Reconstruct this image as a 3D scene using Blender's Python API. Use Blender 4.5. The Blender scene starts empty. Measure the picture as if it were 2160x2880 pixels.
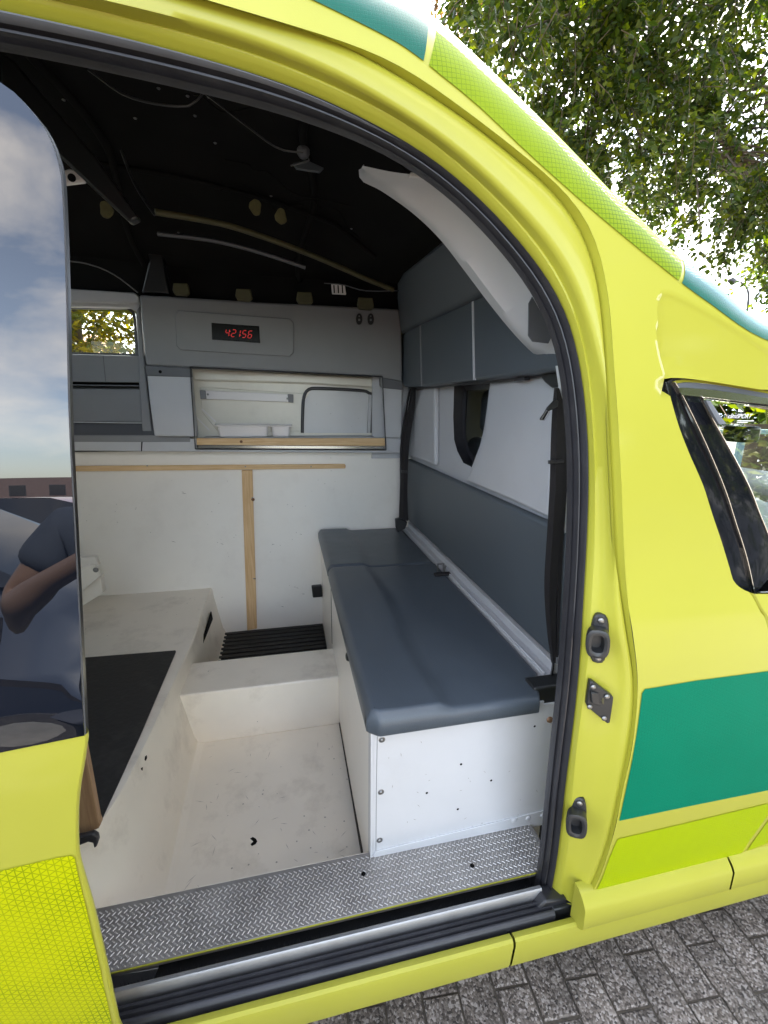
import bpy, bmesh, math, random
import numpy as np
from mathutils import Vector, Matrix, geometry, noise

random.seed(7)
SC = bpy.context.scene
COL = SC.collection
H = 1.62                      # camera height above the paving
# ------------------------------------------------------------------ camera
K = 2160 / 1659.0
FPX = 1238.06
def camrot():
    rx, rr, rz = math.radians(76.18476), math.radians(0.63078), math.radians(-12.50426)
    return Matrix.Rotation(rz, 3, 'Z') @ Matrix.Rotation(rx, 3, 'X') @ Matrix.Rotation(rr, 3, 'Z')
CM = camrot()
CMN = np.array(CM)
cam_d = bpy.data.cameras.new('camera')
cam = bpy.data.objects.new('camera', cam_d); COL.objects.link(cam)
cam.matrix_world = Matrix.Translation((0, 0, H)) @ CM.to_4x4()
cam_d.sensor_fit = 'HORIZONTAL'; cam_d.sensor_width = 36; cam_d.lens = 36 * FPX / 2160
cam_d.clip_start = 0.02; cam_d.clip_end = 2000
SC.camera = cam
# ------------------------------------------------------------------ sky, sun, exposure
SUN_EL, SUN_AZ = 50.0, 28.0        # azimuth: degrees from +Y (far side of the van) towards +X (its nose)
world = bpy.data.worlds.new('World'); SC.world = world; world.use_nodes = True
wn = world.node_tree.nodes; wl = world.node_tree.links
for n in list(wn): wn.remove(n)
wo = wn.new('ShaderNodeOutputWorld'); bg = wn.new('ShaderNodeBackground'); bg.inputs[1].default_value = 0.13
sky = wn.new('ShaderNodeTexSky'); sky.sky_type = 'NISHITA'; sky.sun_disc = False
sky.sun_elevation = math.radians(SUN_EL); sky.sun_rotation = math.radians(SUN_AZ); sky.air_density = 1.0; sky.dust_density = 1.2; sky.ozone_density = 1.2
tc = wn.new('ShaderNodeTexCoord'); mp = wn.new('ShaderNodeMapping'); mp.inputs['Scale'].default_value = (1.0, 1.2, 1.9); mp.inputs['Rotation'].default_value = (0.3, 0.2, 0.5)
nz = wn.new('ShaderNodeTexNoise'); nz.inputs['Scale'].default_value = 1.7; nz.inputs['Detail'].default_value = 7; nz.inputs['Roughness'].default_value = 0.55; nz.inputs['Distortion'].default_value = 0.35
cr = wn.new('ShaderNodeValToRGB'); cr.color_ramp.elements[0].position = 0.495; cr.color_ramp.elements[1].position = 0.78
cr.color_ramp.elements[1].color = (0.8, 0.8, 0.8, 1)
mx = wn.new('ShaderNodeMix'); mx.data_type = 'RGBA'
mx.inputs[7].default_value = (11.6, 10.2, 8.3, 1)
wl.new(tc.outputs['Generated'], mp.inputs[0]); wl.new(mp.outputs[0], nz.inputs[0]); wl.new(nz.outputs[0], cr.inputs[0])
hsv = wn.new('ShaderNodeHueSaturation'); hsv.inputs['Saturation'].default_value = 0.70; wl.new(sky.outputs[0], hsv.inputs['Color'])
wl.new(cr.outputs[0], mx.inputs[0]); wl.new(hsv.outputs[0], mx.inputs[6]); wl.new(mx.outputs[2], bg.inputs[0]); wl.new(bg.outputs[0], wo.inputs[0])
sd = bpy.data.lights.new('sun', 'SUN'); sd.energy = 4.6; sd.angle = math.radians(0.6); sd.color = (1.0, 0.94, 0.84)
sun = bpy.data.objects.new('sun', sd); COL.objects.link(sun)
_a, _e = math.radians(SUN_AZ), math.radians(SUN_EL)
sun.rotation_euler = Vector((math.sin(_a) * math.cos(_e), math.cos(_a) * math.cos(_e), math.sin(_e))).to_track_quat('Z', 'Y').to_euler()
sun.location = (3, 6, 9)
SC.view_settings.view_transform = 'Standard'; SC.view_settings.look = 'None'
SC.view_settings.exposure = 3.08; SC.view_settings.gamma = 1.0; SC.view_settings.use_curve_mapping = False
SC.cycles.use_denoising = True
SC.cycles.max_bounces = 10; SC.cycles.diffuse_bounces = 8; SC.cycles.glossy_bounces = 4; SC.cycles.transparent_max_bounces = 12
SC.cycles.caustics_reflective = False; SC.cycles.caustics_refractive = False
SC.cycles.sample_clamp_indirect = 20.0

# ------------------------------------------------------------------ measuring helpers: a ray of the photograph meets a plane of the place
def ray(u, v):
    return CMN @ np.array([(u * K - 1080) / FPX, -(v * K - 1440) / FPX, -1.0])
def PX(u, v, X): d = ray(u, v); return d * X / d[0]
def PY(u, v, Y): d = ray(u, v); return d * Y / d[1]
def PZ(u, v, Z): d = ray(u, v); return d * Z / d[2]
def crop(ox, oy, s, pts): return [((ox + x / s) / K, (oy + y / s) / K) for x, y in pts]
def c1(p): return crop(0, 0, 1.536, p)
def c2(p): return crop(1080, 0, 1.536, p)
def c4(p): return crop(1080, 960, 1.536, p)
def c6(p): return crop(1080, 1920, 1.536, p)
def z3(p): return crop(1500, 1600, 2.212, p)
def z4(p): return crop(1800, 1000, 3.161, p)
def zt(p): return crop(1000, 440, 2.592, p)
def zb(p): return crop(1020, 1980, 2.765, p)

# profile of the van's side: depth Y against height (camera-relative z)
_pz = [-1.5, -1.35, -1.2, -1.05, -.9, -.7, -.5, -.42, -.36, -.29, -.15, 0, .15, .3, .5, .7, .9, 1.3]
_py = [.735, .712, .690, .668, .651, .643, .647, .654, .667, .678, .690, .704, .722, .745, .785, .835, .90, 1.05]
_zz = np.linspace(-1.5, 1.3, 561); _yy = np.interp(_zz, _pz, _py)
_k = np.exp(-np.linspace(-2, 2, 17) ** 2); _k /= _k.sum()
_yy = np.convolve(np.pad(_yy, 8, mode='edge'), _k, mode='valid')
def Ys(z): return float(np.interp(z, _zz, _yy))
def skin(u, v, off=0.0):
    Y = .7
    for _ in range(40):
        q = PY(u, v, Y); Y = .5 * Y + .5 * (Ys(q[2]) + off)
    return PY(u, v, Y)
def skinc(pts, off=0.0): return np.array([skin(u, v, off) for u, v in pts])

def smooth(P, n):
    """Catmull-Rom resample of a polyline to n points, even arc length."""
    P = np.asarray(P, float)
    Q = np.vstack([2 * P[0] - P[1], P, 2 * P[-1] - P[-2]])
    out = []
    for i in range(1, len(Q) - 2):
        p0, p1, p2, p3 = Q[i - 1], Q[i], Q[i + 1], Q[i + 2]
        for t in np.linspace(0, 1, 12, endpoint=False):
            out.append(.5 * (2 * p1 + (p2 - p0) * t + (2 * p0 - 5 * p1 + 4 * p2 - p3) * t * t + (3 * p1 - p0 - 3 * p2 + p3) * t ** 3))
    out.append(P[-1]); out = np.array(out)
    return resample(out, n)
def resample(P, n):
    P = np.asarray(P, float)
    s = np.r_[0, np.cumsum(np.linalg.norm(np.diff(P, axis=0), axis=1))]
    t = np.linspace(0, s[-1], n)
    return np.stack([np.interp(t, s, P[:, k]) for k in range(P.shape[1])], 1)

# ------------------------------------------------------------------ materials
def rgb(r, g, b):
    f = lambda c: ((c / 255 + .055) / 1.055) ** 2.4 if c > 10 else c / 255 / 12.92
    return (f(r), f(g), f(b), 1)
def mat(name, col, rough=.5, metal=0.0, coat=0.0, spec=.5, var=0.0, vscale=6.0, bump=0.0, bscale=200.0, dirt=0.0, dscale=3.0, dcol=(.12, .1, .08, 1), coatr=.05, speck=0.0, sheen=0):
    m = bpy.data.materials.new(name); m.use_nodes = True
    N = m.node_tree.nodes; L = m.node_tree.links; b = N['Principled BSDF']
    b.inputs['Base Color'].default_value = col; b.inputs['Roughness'].default_value = rough; b.inputs['Metallic'].default_value = metal
    b.inputs['Coat Weight'].default_value = coat; b.inputs['Coat Roughness'].default_value = coatr; b.inputs['Specular IOR Level'].default_value = spec
    t = N.new('ShaderNodeTexCoord'); last = None
    if var > 0 or dirt > 0 or speck > 0:
        rgbn = N.new('ShaderNodeRGB'); rgbn.outputs[0].default_value = col; last = rgbn.outputs[0]
    if var > 0:
        n = N.new('ShaderNodeTexNoise'); n.inputs['Scale'].default_value = vscale; n.inputs['Detail'].default_value = 6; n.inputs['Roughness'].default_value = .6
        L.new(t.outputs['Object'], n.inputs[0])
        mr = N.new('ShaderNodeMapRange'); mr.inputs[1].default_value = .3; mr.inputs[2].default_value = .7; mr.inputs[3].default_value = 1 - var; mr.inputs[4].default_value = 1 + var
        L.new(n.outputs[0], mr.inputs[0])
        h = N.new('ShaderNodeHueSaturation'); L.new(last, h.inputs['Color']); L.new(mr.outputs[0], h.inputs['Value']); last = h.outputs[0]
        mr2 = N.new('ShaderNodeMapRange'); mr2.inputs[3].default_value = max(0, rough - .08); mr2.inputs[4].default_value = rough + .08
        L.new(n.outputs[0], mr2.inputs[0]); L.new(mr2.outputs[0], b.inputs['Roughness'])
    if dirt > 0:
        n = N.new('ShaderNodeTexNoise'); n.inputs['Scale'].default_value = dscale; n.inputs['Detail'].default_value = 9; n.inputs['Roughness'].default_value = .68
        L.new(t.outputs['Object'], n.inputs[0])
        r = N.new('ShaderNodeValToRGB'); r.color_ramp.elements[0].position = .52; r.color_ramp.elements[1].position = .78
        r.color_ramp.elements[1].color = (dirt,) * 3 + (1,)
        L.new(n.outputs[0], r.inputs[0])
        mxx = N.new('ShaderNodeMix'); mxx.data_type = 'RGBA'; L.new(r.outputs[0], mxx.inputs[0]); L.new(last, mxx.inputs[6]); mxx.inputs[7].default_value = dcol; last = mxx.outputs[2]
    if speck > 0:
        v = N.new('ShaderNodeTexVoronoi'); v.inputs['Scale'].default_value = 26; v.feature = 'F1'; L.new(t.outputs['Object'], v.inputs[0])
        wn_ = N.new('ShaderNodeTexNoise'); wn_.inputs['Scale'].default_value = 2.2; L.new(t.outputs['Object'], wn_.inputs[0])
        m1 = N.new('ShaderNodeMath'); m1.operation = 'LESS_THAN'; m1.inputs[1].default_value = .075; L.new(v.outputs['Distance'], m1.inputs[0])
        m2 = N.new('ShaderNodeMath'); m2.operation = 'GREATER_THAN'; m2.inputs[1].default_value = .56; L.new(wn_.outputs[0], m2.inputs[0])
        m3 = N.new('ShaderNodeMath'); m3.operation = 'MULTIPLY'; L.new(m1.outputs[0], m3.inputs[0]); L.new(m2.outputs[0], m3.inputs[1])
        m4 = N.new('ShaderNodeMath'); m4.operation = 'MULTIPLY'; m4.inputs[1].default_value = speck; L.new(m3.outputs[0], m4.inputs[0])
        mxx = N.new('ShaderNodeMix'); mxx.data_type = 'RGBA'; L.new(m4.outputs[0], mxx.inputs[0]); L.new(last, mxx.inputs[6]); mxx.inputs[7].default_value = (.1, .08, .06, 1); last = mxx.outputs[2]
    if last is not None: L.new(last, b.inputs['Base Color'])
    if bump > 0:
        n = N.new('ShaderNodeTexNoise'); n.inputs['Scale'].default_value = bscale; n.inputs['Detail'].default_value = 3
        L.new(t.outputs['Object'], n.inputs[0]); bp = N.new('ShaderNodeBump'); bp.inputs['Strength'].default_value = bump; bp.inputs['Distance'].default_value = .002
        L.new(n.outputs[0], bp.inputs['Height']); L.new(bp.outputs[0], b.inputs['Normal'])
    return m

def reflective(name, col, line, size, rough=.3, bumpy=.4, amount=.75, square=False, coat=.25, spec=.3):
    """retro-reflective sheeting: a fine printed lattice of thin lines over a bright film"""
    m = bpy.data.materials.new(name); m.use_nodes = True
    N = m.node_tree.nodes; L = m.node_tree.links; b = N['Principled BSDF']
    b.inputs['Roughness'].default_value = rough; b.inputs['Coat Weight'].default_value = coat; b.inputs['Coat Roughness'].default_value = .2; b.inputs['Specular IOR Level'].default_value = spec
    t = N.new('ShaderNodeTexCoord'); prev = None
    for ang in ((0, 90) if square else (0, 60, 120)):
        mpn = N.new('ShaderNodeMapping'); mpn.inputs['Rotation'].default_value = (0, math.radians(ang + 3), 0)
        L.new(t.outputs['Object'], mpn.inputs[0])
        s = N.new('ShaderNodeSeparateXYZ'); L.new(mpn.outputs[0], s.inputs[0])
        a = N.new('ShaderNodeMath'); a.operation = 'MULTIPLY'; a.inputs[1].default_value = 1 / size; L.new(s.outputs[0], a.inputs[0])
        f = N.new('ShaderNodeMath'); f.operation = 'FRACT'; L.new(a.outputs[0], f.inputs[0])
        g = N.new('ShaderNodeMath'); g.operation = 'LESS_THAN'; g.inputs[1].default_value = .17; L.new(f.outputs[0], g.inputs[0])
        if prev is None: prev = g.outputs[0]
        else:
            q = N.new('ShaderNodeMath'); q.operation = 'MAXIMUM'; L.new(prev, q.inputs[0]); L.new(g.outputs[0], q.inputs[1]); prev = q.outputs[0]
    nn = N.new('ShaderNodeTexNoise'); nn.inputs['Scale'].default_value = 5; nn.inputs['Detail'].default_value = 2; L.new(t.outputs['Object'], nn.inputs[0])
    mr = N.new('ShaderNodeMapRange'); mr.inputs[1].default_value = .38; mr.inputs[2].default_value = .6; mr.inputs[3].default_value = amount * .35; mr.inputs[4].default_value = amount; L.new(nn.outputs[0], mr.inputs[0])
    mu = N.new('ShaderNodeMath'); mu.operation = 'MULTIPLY'; L.new(prev, mu.inputs[0]); L.new(mr.outputs[0], mu.inputs[1])
    mxx = N.new('ShaderNodeMix'); mxx.data_type = 'RGBA'; L.new(mu.outputs[0], mxx.inputs[0]); mxx.inputs[6].default_value = col; mxx.inputs[7].default_value = line
    L.new(mxx.outputs[2], b.inputs['Base Color'])
    bp = N.new('ShaderNodeBump'); bp.inputs['Strength'].default_value = bumpy; bp.inputs['Distance'].default_value = .0006; bp.invert = True
    L.new(prev, bp.inputs['Height']); L.new(bp.outputs[0], b.inputs['Normal'])
    return m

def wood(name, light, dark, axis='X', ring=26):
    m = bpy.data.materials.new(name); m.use_nodes = True
    N = m.node_tree.nodes; L = m.node_tree.links; b = N['Principled BSDF']; b.inputs['Roughness'].default_value = .62
    t = N.new('ShaderNodeTexCoord'); mpn = N.new('ShaderNodeMapping')
    mpn.inputs['Scale'].default_value = {'X': (.05, 1, 1), 'Z': (1, 1, .05)}[axis]
    n = N.new('ShaderNodeTexNoise'); n.inputs['Scale'].default_value = ring * 4; n.inputs['Detail'].default_value = 5; n.inputs['Distortion'].default_value = .8
    r = N.new('ShaderNodeValToRGB'); r.color_ramp.elements[0].color = dark; r.color_ramp.elements[0].position = .3; r.color_ramp.elements[1].color = light; r.color_ramp.elements[1].position = .6
    L.new(t.outputs['Object'], mpn.inputs[0]); L.new(mpn.outputs[0], n.inputs[0]); L.new(n.outputs[0], r.inputs[0])
    k = N.new('ShaderNodeTexVoronoi'); k.inputs['Scale'].default_value = 3.3; mk = N.new('ShaderNodeMapping'); mk.inputs['Scale'].default_value = {'X': (1, 3, 3), 'Z': (3, 3, 1)}[axis]
    L.new(t.outputs['Object'], mk.inputs[0]); L.new(mk.outputs[0], k.inputs[0])
    lt = N.new('ShaderNodeMath'); lt.operation = 'LESS_THAN'; lt.inputs[1].default_value = .07; L.new(k.outputs['Distance'], lt.inputs[0])
    mxx = N.new('ShaderNodeMix'); mxx.data_type = 'RGBA'; L.new(lt.outputs[0], mxx.inputs[0]); L.new(r.outputs[0], mxx.inputs[6]); mxx.inputs[7].default_value = (.09, .035, .012, 1)
    L.new(mxx.outputs[2], b.inputs['Base Color'])
    return m

def glassmat(name, tint=(.8, .85, .85, 1), refl=1.0, rough=0.0, clear=.9):
    m = bpy.data.materials.new(name); m.use_nodes = True
    N = m.node_tree.nodes; L = m.node_tree.links; N.remove(N['Principled BSDF']); o = N['Material Output']
    tr = N.new('ShaderNodeBsdfTransparent'); tr.inputs[0].default_value = tint
    gl = N.new('ShaderNodeBsdfGlossy'); gl.inputs[0].default_value = (1, 1, 1, 1); gl.inputs['Roughness'].default_value = rough
    fr = N.new('ShaderNodeFresnel'); fr.inputs[0].default_value = 1.5
    mu = N.new('ShaderNodeMath'); mu.operation = 'MULTIPLY'; mu.inputs[1].default_value = refl; mu.use_clamp = True; L.new(fr.outputs[0], mu.inputs[0])
    ms = N.new('ShaderNodeMixShader'); L.new(mu.outputs[0], ms.inputs[0]); L.new(tr.outputs[0], ms.inputs[1]); L.new(gl.outputs[0], ms.inputs[2]); L.new(ms.outputs[0], o.inputs[0])
    return m

def leafmat(name, cols, rough=.45):
    m = bpy.data.materials.new(name); m.use_nodes = True
    N = m.node_tree.nodes; L = m.node_tree.links; N.remove(N['Principled BSDF']); o = N['Material Output']
    g = N.new('ShaderNodeNewGeometry'); r = N.new('ShaderNodeValToRGB')
    e = r.color_ramp.elements
    e[0].color = cols[0]; e[1].color = cols[-1]
    for i, c in enumerate(cols[1:-1]):
        x = e.new((i + 1) / (len(cols) - 1)); x.color = c
    L.new(g.outputs['Random Per Island'], r.inputs[0])
    p = N.new('ShaderNodeBsdfPrincipled'); p.inputs['Roughness'].default_value = rough; p.inputs['Specular IOR Level'].default_value = .22; L.new(r.outputs[0], p.inputs['Base Color'])
    hs = N.new('ShaderNodeHueSaturation'); hs.inputs['Value'].default_value = 1.8; hs.inputs['Saturation'].default_value = 1.15; L.new(r.outputs[0], hs.inputs['Color'])
    tl = N.new('ShaderNodeBsdfTranslucent'); L.new(hs.outputs[0], tl.inputs[0])
    ms = N.new('ShaderNodeMixShader'); ms.inputs[0].default_value = .42; L.new(p.outputs[0], ms.inputs[1]); L.new(tl.outputs[0], ms.inputs[2]); L.new(ms.outputs[0], o.inputs[0])
    return m

M = {}
M['yellow'] = mat('yellow_paint', (.392, .385, .042, 1), .37, coat=.3, spec=.28, var=.02, vscale=2.5, bump=.05, bscale=500, coatr=.10)
M['yellow_dull'] = mat('yellow_sill_paint', (.370, .36, .044, 1), .45, coat=.1, spec=.25, var=.03, vscale=4, bump=.06, bscale=600, dirt=.25, dscale=7, dcol=(.35, .33, .08, 1), coatr=.2)
M['yellow_dark'] = mat('yellow_primer', (.075, .07, .03, 1), .6, var=.2, vscale=8)
M['lime'] = reflective('lime_reflective_film', (.34, .43, .0, 1), (.25, .33, .0, 1), .0085, amount=.4, coat=.0, spec=.1)
M['lime_big'] = reflective('lime_reflective_film_coarse', (.48, .50, .0, 1), (.15, .21, .0, 1), .0098, amount=.95, coat=.05, spec=.15)
M['lime_roof'] = reflective('lime_roof_film', (.22, .30, .012, 1), (.09, .15, .01, 1), .0075, amount=.9, rough=.42, bumpy=.8, square=True, coat=.0, spec=.05)
M['green'] = reflective('green_reflective_film', (.0, .165, .090, 1), (.0, .12, .064, 1), .0075, amount=.6, rough=.5, coat=.0, spec=.07)
M['green_roof'] = reflective('green_roof_film', (.004, .11, .07, 1), (.004, .075, .048, 1), .006, amount=.6, rough=.32, bumpy=.7, square=True, coat=.0, spec=.22)
M['rubber'] = mat('black_rubber', (.022, .022, .026, 1), .38, var=.12, vscale=14, bump=.15, bscale=120, dirt=.2, dscale=12, dcol=(.12, .12, .12, 1), spec=.6)
M['rubber_grey'] = mat('grey_rubber', (.13, .14, .16, 1), .4, var=.1, vscale=9, spec=.6)
M['gloss_black'] = mat('gloss_black_trim', (.007, .008, .011, 1), .07, coat=.35, spec=.4, coatr=.02)
M['black_plastic'] = mat('black_plastic', (.018, .019, .02, 1), .38, bump=.1, bscale=300)
M['black_liner'] = mat('black_foam_lining', (.010, .010, .010, 1), .95, var=.25, vscale=5, spec=.15)
M['alu'] = mat('aluminium', (.36, .365, .38, 1), .5, metal=.9, var=.08, vscale=12, dirt=.3, dscale=10, dcol=(.2, .2, .2, 1))
M['chrome'] = mat('chrome_strip', (.5, .5, .47, 1), .2, metal=1.0)
M['tread'] = mat('chequer_plate', (.30, .285, .27, 1), .5, metal=.6, var=.15, vscale=10, dirt=.55, dscale=14, dcol=(.12, .1, .09, 1))
M['tread_rib'] = mat('worn_plate_ribs', (.52, .50, .47, 1), .5, metal=.7, var=.15, vscale=20, dirt=.3, dscale=30, dcol=(.3, .28, .26, 1))
M['white_wall'] = mat('white_laminate', (.86, .825, .76, 1), .33, var=.02, vscale=3, dirt=.14, dscale=5, dcol=(.45, .4, .33, 1), speck=.35)
M['white_metal'] = mat('white_painted_metal', (.60, .605, .615, 1), .34, coat=.2, var=.02, vscale=5, dirt=.16, dscale=6, dcol=(.4, .38, .36, 1), speck=.3)
M['tray'] = mat('cream_fibreglass', (.80, .735, .63, 1), .36, coat=.2, coatr=.25, var=.04, vscale=4, dirt=.5, dscale=5, dcol=(.33, .27, .2, 1), speck=.6, bump=.1, bscale=18)
M['cream'] = mat('cream_inner_panel', (.74, .71, .62, 1), .35, coat=.3, coatr=.2, var=.04, vscale=4, dirt=.2)
M['grey'] = mat('grey_moulded_lining', (.225, .23, .24, 1), .55, var=.03, vscale=7, bump=.25, bscale=500)
M['grey_band'] = mat('darker_grey_band', (.105, .11, .12, 1), .5, bump=.2, bscale=500)
M['grey_pale'] = mat('pale_grey_lining', (.50, .51, .53, 1), .5, var=.03, vscale=6, bump=.2, bscale=500)
M['trim_pale'] = mat('pale_pillar_trim', (.55, .56, .57, 1), .42, var=.03, vscale=6, bump=.1, bscale=400)
M['vinyl'] = mat('slate_vinyl', (.070, .086, .104, 1), .40, spec=.5, var=.08, vscale=4, bump=.3, bscale=260, coat=.12, coatr=.35)
M['vinyl_dark'] = mat('charcoal_vinyl', (.078, .094, .108, 1), .45, spec=.5, var=.06, vscale=4, bump=.2, bscale=260)
M['mat'] = mat('black_rubber_mat', (.014, .013, .012, 1), .62, var=.25, vscale=12, bump=.8, bscale=60, dirt=.5, dscale=12, dcol=(.06, .055, .05, 1))
M['pine'] = wood('pine', (.74, .52, .28, 1), (.62, .39, .18, 1), 'X')
M['pine_v'] = wood('pine_upright', (.72, .49, .26, 1), (.58, .35, .15, 1), 'Z')
M['ply'] = wood('brown_board', (.34, .22, .12, 1), (.25, .15, .08, 1), 'Z')
M['web'] = mat('belt_webbing', (.02, .018, .019, 1), .6, bump=.5, bscale=420, spec=.3)
M['steel'] = mat('zinc_steel', (.28, .28, .28, 1), .4, metal=1.0, var=.15, vscale=60)
M['rust'] = mat('rusty_bolt', (.30, .18, .11, 1), .6, metal=.5, var=.3, vscale=90)
M['hole'] = mat('black_hole', (.004, .004, .004, 1), .9, spec=.1)
M['sealfoam'] = mat('yellow_putty', (.12, .11, .045, 1), .8, var=.2, vscale=40, bump=.5, bscale=80)
M['plastic_white'] = mat('white_plastic', (.78, .75, .74, 1), .3, var=.02)
M['glass_black'] = mat('privacy_glass', (.004, .005, .008, 1), .0, spec=.5, coat=1.0, coatr=0.0)
M['glass_black'].node_tree.nodes['Principled BSDF'].inputs['IOR'].default_value = 1.5
M['glass'] = glassmat('side_glass', (.80, .88, .86, 1), .3)
M['smoke'] = glassmat('smoked_deflector', (.035, .03, .03, 1), 1.6)
M['bark'] = mat('bark', (.09, .065, .045, 1), .85, var=.3, vscale=14, bump=.8, bscale=30)

M['display'] = mat('display_window', (.003, .0025, .0025, 1), .25, spec=.1)
def emis(name, col, s):
    m = bpy.data.materials.new(name); m.use_nodes = True; b = m.node_tree.nodes['Principled BSDF']
    b.inputs['Base Color'].default_value = (.1, 0, 0, 1); b.inputs['Emission Color'].default_value = col; b.inputs['Emission Strength'].default_value = s
    return m
M['led'] = emis('red_led', (1, .03, .03, 1), .05)

def paving_mat(name, seed=0.0):
    m = bpy.data.materials.new(name); m.use_nodes = True
    N = m.node_tree.nodes; L = m.node_tree.links; b = N['Principled BSDF']; b.inputs['Roughness'].default_value = .8
    g = N.new('ShaderNodeNewGeometry')
    v = N.new('ShaderNodeTexVoronoi'); v.inputs['Scale'].default_value = 185; L.new(g.outputs['Position'], v.inputs[0])
    sx = N.new('ShaderNodeSeparateXYZ'); L.new(v.outputs['Color'], sx.inputs[0])
    r = N.new('ShaderNodeValToRGB'); e = r.color_ramp.elements
    e[0].color = (.045, .038, .033, 1); e[1].color = (.40, .35, .31, 1); e[0].position = 0
    for p_, c_ in ((.18, (.094, .076, .061, 1)), (.45, (.175, .147, .122, 1)), (.72, (.25, .213, .18, 1)), (.9, (.42, .38, .34, 1))):
        x = e.new(p_); x.color = c_
    L.new(sx.outputs[0], r.inputs[0])
    n = N.new('ShaderNodeTexNoise'); n.inputs['Scale'].default_value = 9; n.inputs['Detail'].default_value = 6; L.new(g.outputs['Position'], n.inputs[0])
    mr = N.new('ShaderNodeMapRange'); mr.inputs[1].default_value = .3; mr.inputs[2].default_value = .7; mr.inputs[3].default_value = .62; mr.inputs[4].default_value = 1.15; L.new(n.outputs[0], mr.inputs[0])
    h = N.new('ShaderNodeHueSaturation'); L.new(r.outputs[0], h.inputs['Color']); L.new(mr.outputs[0], h.inputs['Value'])
    oi = N.new('ShaderNodeObjectInfo'); mr2 = N.new('ShaderNodeMapRange'); mr2.inputs[3].default_value = .82; mr2.inputs[4].default_value = 1.12; L.new(oi.outputs['Random'], mr2.inputs[0])
    h2 = N.new('ShaderNodeHueSaturation'); L.new(h.outputs[0], h2.inputs['Color']); L.new(mr2.outputs[0], h2.inputs['Value'])
    L.new(h2.outputs[0], b.inputs['Base Color'])
    bp = N.new('ShaderNodeBump'); bp.inputs['Strength'].default_value = .6; bp.inputs['Distance'].default_value = .002
    L.new(v.outputs['Distance'], bp.inputs['Height']); bp.invert = True; L.new(bp.outputs[0], b.inputs['Normal'])
    return m
M['paver'] = paving_mat('exposed_aggregate_brick')
M['sand'] = mat('joint_sand', (.085, .072, .055, 1), .95, var=.3, vscale=60, bump=.5, bscale=200)

# ------------------------------------------------------------------ object helpers (all coordinates camera-relative, H is added here)
BASE = {}
def link(name, me, par=None, m=None):
    o = bpy.data.objects.new(name, me); COL.objects.link(o)
    if m is not None: me.materials.append(m)
    if par is not None: o.parent = par; BASE[o.name] = BASE[par.name]
    else: BASE[o.name] = np.zeros(3)
    return o
def mesh(name, V, Fc, m, par=None, smooth=None, bev=0.0, seg=2, sub=0):
    base = BASE[par.name] if par is not None else np.zeros(3)
    V = np.asarray(V, float).reshape(-1, 3).copy(); V[:, 2] += H; V -= base
    me = bpy.data.meshes.new(name); me.from_pydata(V.tolist(), [], [list(map(int, f)) for f in Fc]); me.validate(); me.update()
    o = link(name, me, par, m)
    if smooth:
        me.polygons.foreach_set('use_smooth', [True] * len(me.polygons))
        if smooth < 180: me.set_sharp_from_angle(angle=math.radians(smooth))
    if bev > 0:
        bm_ = bmesh.new(); bm_.from_mesh(me); bmesh.ops.recalc_face_normals(bm_, faces=bm_.faces); bm_.to_mesh(me); bm_.free()
        b = o.modifiers.new('bevel', 'BEVEL'); b.width = bev; b.segments = seg; b.limit_method = 'ANGLE'; b.angle_limit = math.radians(35)
        me.polygons.foreach_set('use_smooth', [True] * len(me.polygons)); me.set_sharp_from_angle(angle=math.radians(60)); 
    if sub: s = o.modifiers.new('sub', 'SUBSURF'); s.levels = sub; s.render_levels = sub
    return o
def thing(name, label, cat, loc, group=None):
    o = bpy.data.objects.new(name, None); COL.objects.link(o); o.empty_display_size = .1
    o.location = (loc[0], loc[1], loc[2] + H); BASE[o.name] = np.array([loc[0], loc[1], loc[2] + H], float)
    o['label'] = label; o['category'] = cat
    if group: o['group'] = group
    return o
def tag(o, label, cat, group=None):
    o['label'] = label; o['category'] = cat
    if group: o['group'] = group
    return o
def boxd(x0, x1, y0, y1, z0, z1):
    V = [(x0, y0, z0), (x1, y0, z0), (x1, y1, z0), (x0, y1, z0), (x0, y0, z1), (x1, y0, z1), (x1, y1, z1), (x0, y1, z1)]
    return V, [(0, 3, 2, 1), (4, 5, 6, 7), (0, 1, 5, 4), (1, 2, 6, 5), (2, 3, 7, 6), (3, 0, 4, 7)]
def join(parts):
    V, Fc = [], []
    for v, f in parts:
        o = len(V); V += list(map(tuple, v)); Fc += [tuple(i + o for i in q) for q in f]
    return V, Fc
def box(name, b, m, par=None, bev=.003, **k): V, f = boxd(*b); return mesh(name, V, f, m, par, bev=bev, **k)
def prismd(P, d):
    """extrude the closed 3-D polygon P by vector d"""
    P = [np.asarray(p, float) for p in P]; n = len(P); d = np.asarray(d, float)
    V = P + [p + d for p in P]
    Fc = [tuple(range(n))[::-1], tuple(range(n, 2 * n))] + [(i, (i + 1) % n, n + (i + 1) % n, n + i) for i in range(n)]
    return V, Fc
def prism(name, P, d, m, par=None, bev=.003, **k): V, f = prismd(P, d); return mesh(name, V, f, m, par, bev=bev, **k)
def polyY(name, pts, Y, dep, m, par=None, bev=.003, **k): return prism(name, [PY(u, v, Y) for u, v in pts], (0, dep, 0), m, par, bev, **k)
def polyX(name, pts, X, dep, m, par=None, bev=.003, **k): return prism(name, [PX(u, v, X) for u, v in pts], (dep, 0, 0), m, par, bev, **k)
def polyZ(name, pts, Z, dep, m, par=None, bev=.003, **k): return prism(name, [PZ(u, v, Z) for u, v in pts], (0, 0, dep), m, par, bev, **k)
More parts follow.
